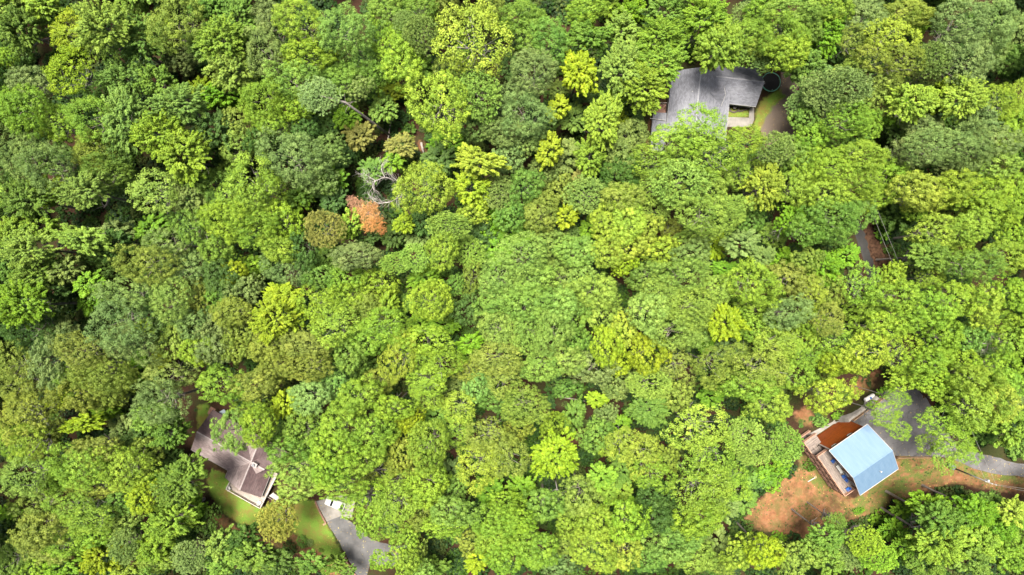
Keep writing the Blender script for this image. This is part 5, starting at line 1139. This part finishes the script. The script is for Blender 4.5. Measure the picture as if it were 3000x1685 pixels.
mass('understory', MS, [(s['x'], s['y'], s['zc']) for s in low], [(0, 0, rg.choice([0, math.pi]) + rg.normal(0, .15)) for s in low], [(s['rx_m'], s['ry_m'], s['rz']) for s in low],
     [(*tint(s['c'], rg), 1) for s in low], [(rg.integers(2) if s['s'] == 'r' else 2 + rg.integers(2)) for s in low], 'smaller trees and saplings filling in between the larger crowns')
# undergrowth on the forest floor
UG = [crown_round(900 + i, M['leaf_stuff'], nl=9, nsub=10, nleaf=26, lobe=.45, leaf=.13, reach=.5, zmin=0.0) for i in range(2)] + [crown_maple(910, M['leaf_stuff'], nb=12, nleaf=26, leaf=.14, zmin=.05)]
n = 17500; X = rg.uniform(-140, 140, n); Y = rg.uniform(-90, 90, n); Zg = terrain(X, Y); k = PX*(H - Zg)/H; px, py = X/k + 1500, 842.5 - Y/k
ok = np.ones(n, bool)
for pl in Z['clay'] + Z['grass'] + Z['gravel'] + CLEAR_EXTRA: ok &= sdist(pl, px, py) > 10
ok &= sdist(DRIVE, X, Y) > 1.0; ok &= pdist([tuple(p[:2]) for p in lane], X, Y, False) > 3.6
lev_ = None; dens = np.sin(X*.09 + 1.3)*np.sin(Y*.11 + .4) + .6*np.sin(X*.23)*np.cos(Y*.19); ok &= (dens + rg.normal(0, .5, n)) > -.75
X, Y, Zg = X[ok], Y[ok], Zg[ok]; n = len(X); sz = rg.uniform(.7, 2.3, n)
cols = [(62, 96, 44), (78, 116, 48), (94, 132, 46), (64, 92, 52), (100, 120, 58)]
tn = np.array([[*(np.array(lin(cols[i]))*GAIN*rg.uniform(.8, 1.15)), 1] for i in rg.integers(0, len(cols), n)])
mass('undergrowth', UG, np.stack([X, Y, Zg + sz*.1], 1), np.stack([np.zeros(n), np.zeros(n), rg.uniform(0, 6.28, n)], 1), np.stack([sz, sz, sz*rg.uniform(.6, 1.2, n)], 1), tn, rg.integers(0, 3, n), 'shrubs and saplings covering the forest floor')
# weeds in the yards: sparse low tufts
def tufts(name, poly, n, seed, label, smin=.12, smax=.4):
    rg = np.random.default_rng(seed); xs = [p[0] for p in poly]; ys = [p[1] for p in poly]
    px, py = rg.uniform(min(xs), max(xs), n), rg.uniform(min(ys), max(ys), n)
    cl = np.sin(px*.05 + seed)*np.sin(py*.06 + 2*seed) + .5*np.sin(px*.13)*np.sin(py*.11); keep = pip(poly, px, py) & (cl + rg.normal(0, .35, n) > .25); px, py = px[keep], py[keep]
    pts = np.array([tuple(G(a, b)) for a, b in zip(px, py)]); m_ = len(pts); sz = smin + (smax - smin)*rg.uniform(0, 1, m_)**2.5
    tn = np.array([[*(np.array(lin(cols[i]))*GAIN*1.1*rg.uniform(.8, 1.2)), 1] for i in rg.integers(0, 5, m_)])
    mass(name, UG, pts, np.stack([np.zeros(m_), np.zeros(m_), rg.uniform(0, 6.28, m_)], 1), np.stack([sz, sz, sz*.5], 1), tn, rg.integers(0, 3, m_), label)
tufts('yard_weeds', [(2180,1530),(2215,1465),(2290,1400),(2345,1365),(2400,1400),(2480,1455),(2530,1465),(2620,1390),(2640,1345),(2720,1340),(2800,1355),(2880,1390),(3000,1415),(3000,1455),(2880,1430),(2790,1418),(2700,1450),(2600,1490),(2530,1530),(2450,1560),(2300,1572)], 4200, 3, 'scattered weeds on the red dirt yard', .07, .26)
tufts('path_weeds', [(2335,1255),(2390,1225),(2460,1185),(2530,1150),(2590,1100),(2560,1085),(2500,1110),(2420,1170),(2390,1215),(2320,1235)], 1100, 4, 'weeds and low plants beside the concrete path', .25, .8)
tufts('lawn_weeds', [(545,1180),(600,1180),(625,1210),(570,1280),(560,1320),(620,1370),(600,1400),(640,1500),(700,1540),(860,1565),(960,1640),(940,1640),(850,1610),(690,1570),(600,1510),(580,1400),(530,1300)], 900, 5, 'weeds along the edge of the lawn', .12, .45)

# fallen leaves on the paving
def leaves_on(polyw, n, seed, dz):
    rg = np.random.default_rng(seed); xs = [p[0] for p in polyw]; ys = [p[1] for p in polyw]; x, y = rg.uniform(min(xs), max(xs), n), rg.uniform(min(ys), max(ys), n)
    e = -sdist(polyw, x, y); ok = (e > .05) & (rg.random(n) < .12 + .9*np.exp(-e/.9)); x, y = x[ok], y[ok]; return np.stack([x, y, terrain(x, y) + dz], 1)
pts = np.concatenate([leaves_on(DRIVE, 2600, 1, .07), leaves_on(poly([(927,1475),(998,1470),(1030,1530),(1080,1575),(1150,1600),(1150,1650),(1085,1650),(1074,1690),(1040,1690),(1014,1624),(965,1545)]), 700, 2, .09), leaves_on(poly(Z['clay'][0]), 3600, 3, .05), leaves_on(poly(Z['gravel'][0]), 700, 4, .05), leaves_on(poly(Z['grass'][0]), 700, 5, .06)])
rg = np.random.default_rng(6); k = len(pts)
lm = mat('fallen_leaf', (.55, .36, .13), .7, .2); t_ = lm.node_tree; at_ = t_.nodes.new('ShaderNodeAttribute'); at_.attribute_name = 'tone'; rp_ = t_.nodes.new('ShaderNodeValToRGB')
rp_.color_ramp.elements[0].color = (.10, .045, .02, 1); rp_.color_ramp.elements[1].color = (.42, .34, .07, 1); t_.links.new(at_.outputs['Fac'], rp_.inputs[0]); t_.links.new(rp_.outputs[0], t_.nodes['Principled BSDF'].inputs['Base Color'])
fl = bpy.data.objects.new('fallen_leaves', cards('fallen_leaves', pts, np.tile([0, 0, 1.], (k, 1)) + rg.normal(0, .12, (k, 3)), np.where(rg.random(k) < .2, .24, .15), .13, rg.random(k)**1.6, rg, lm)); COL.objects.link(fl); fl['kind'] = 'stuff'; fl['label'] = 'fallen leaves scattered on the paving and bare soil'
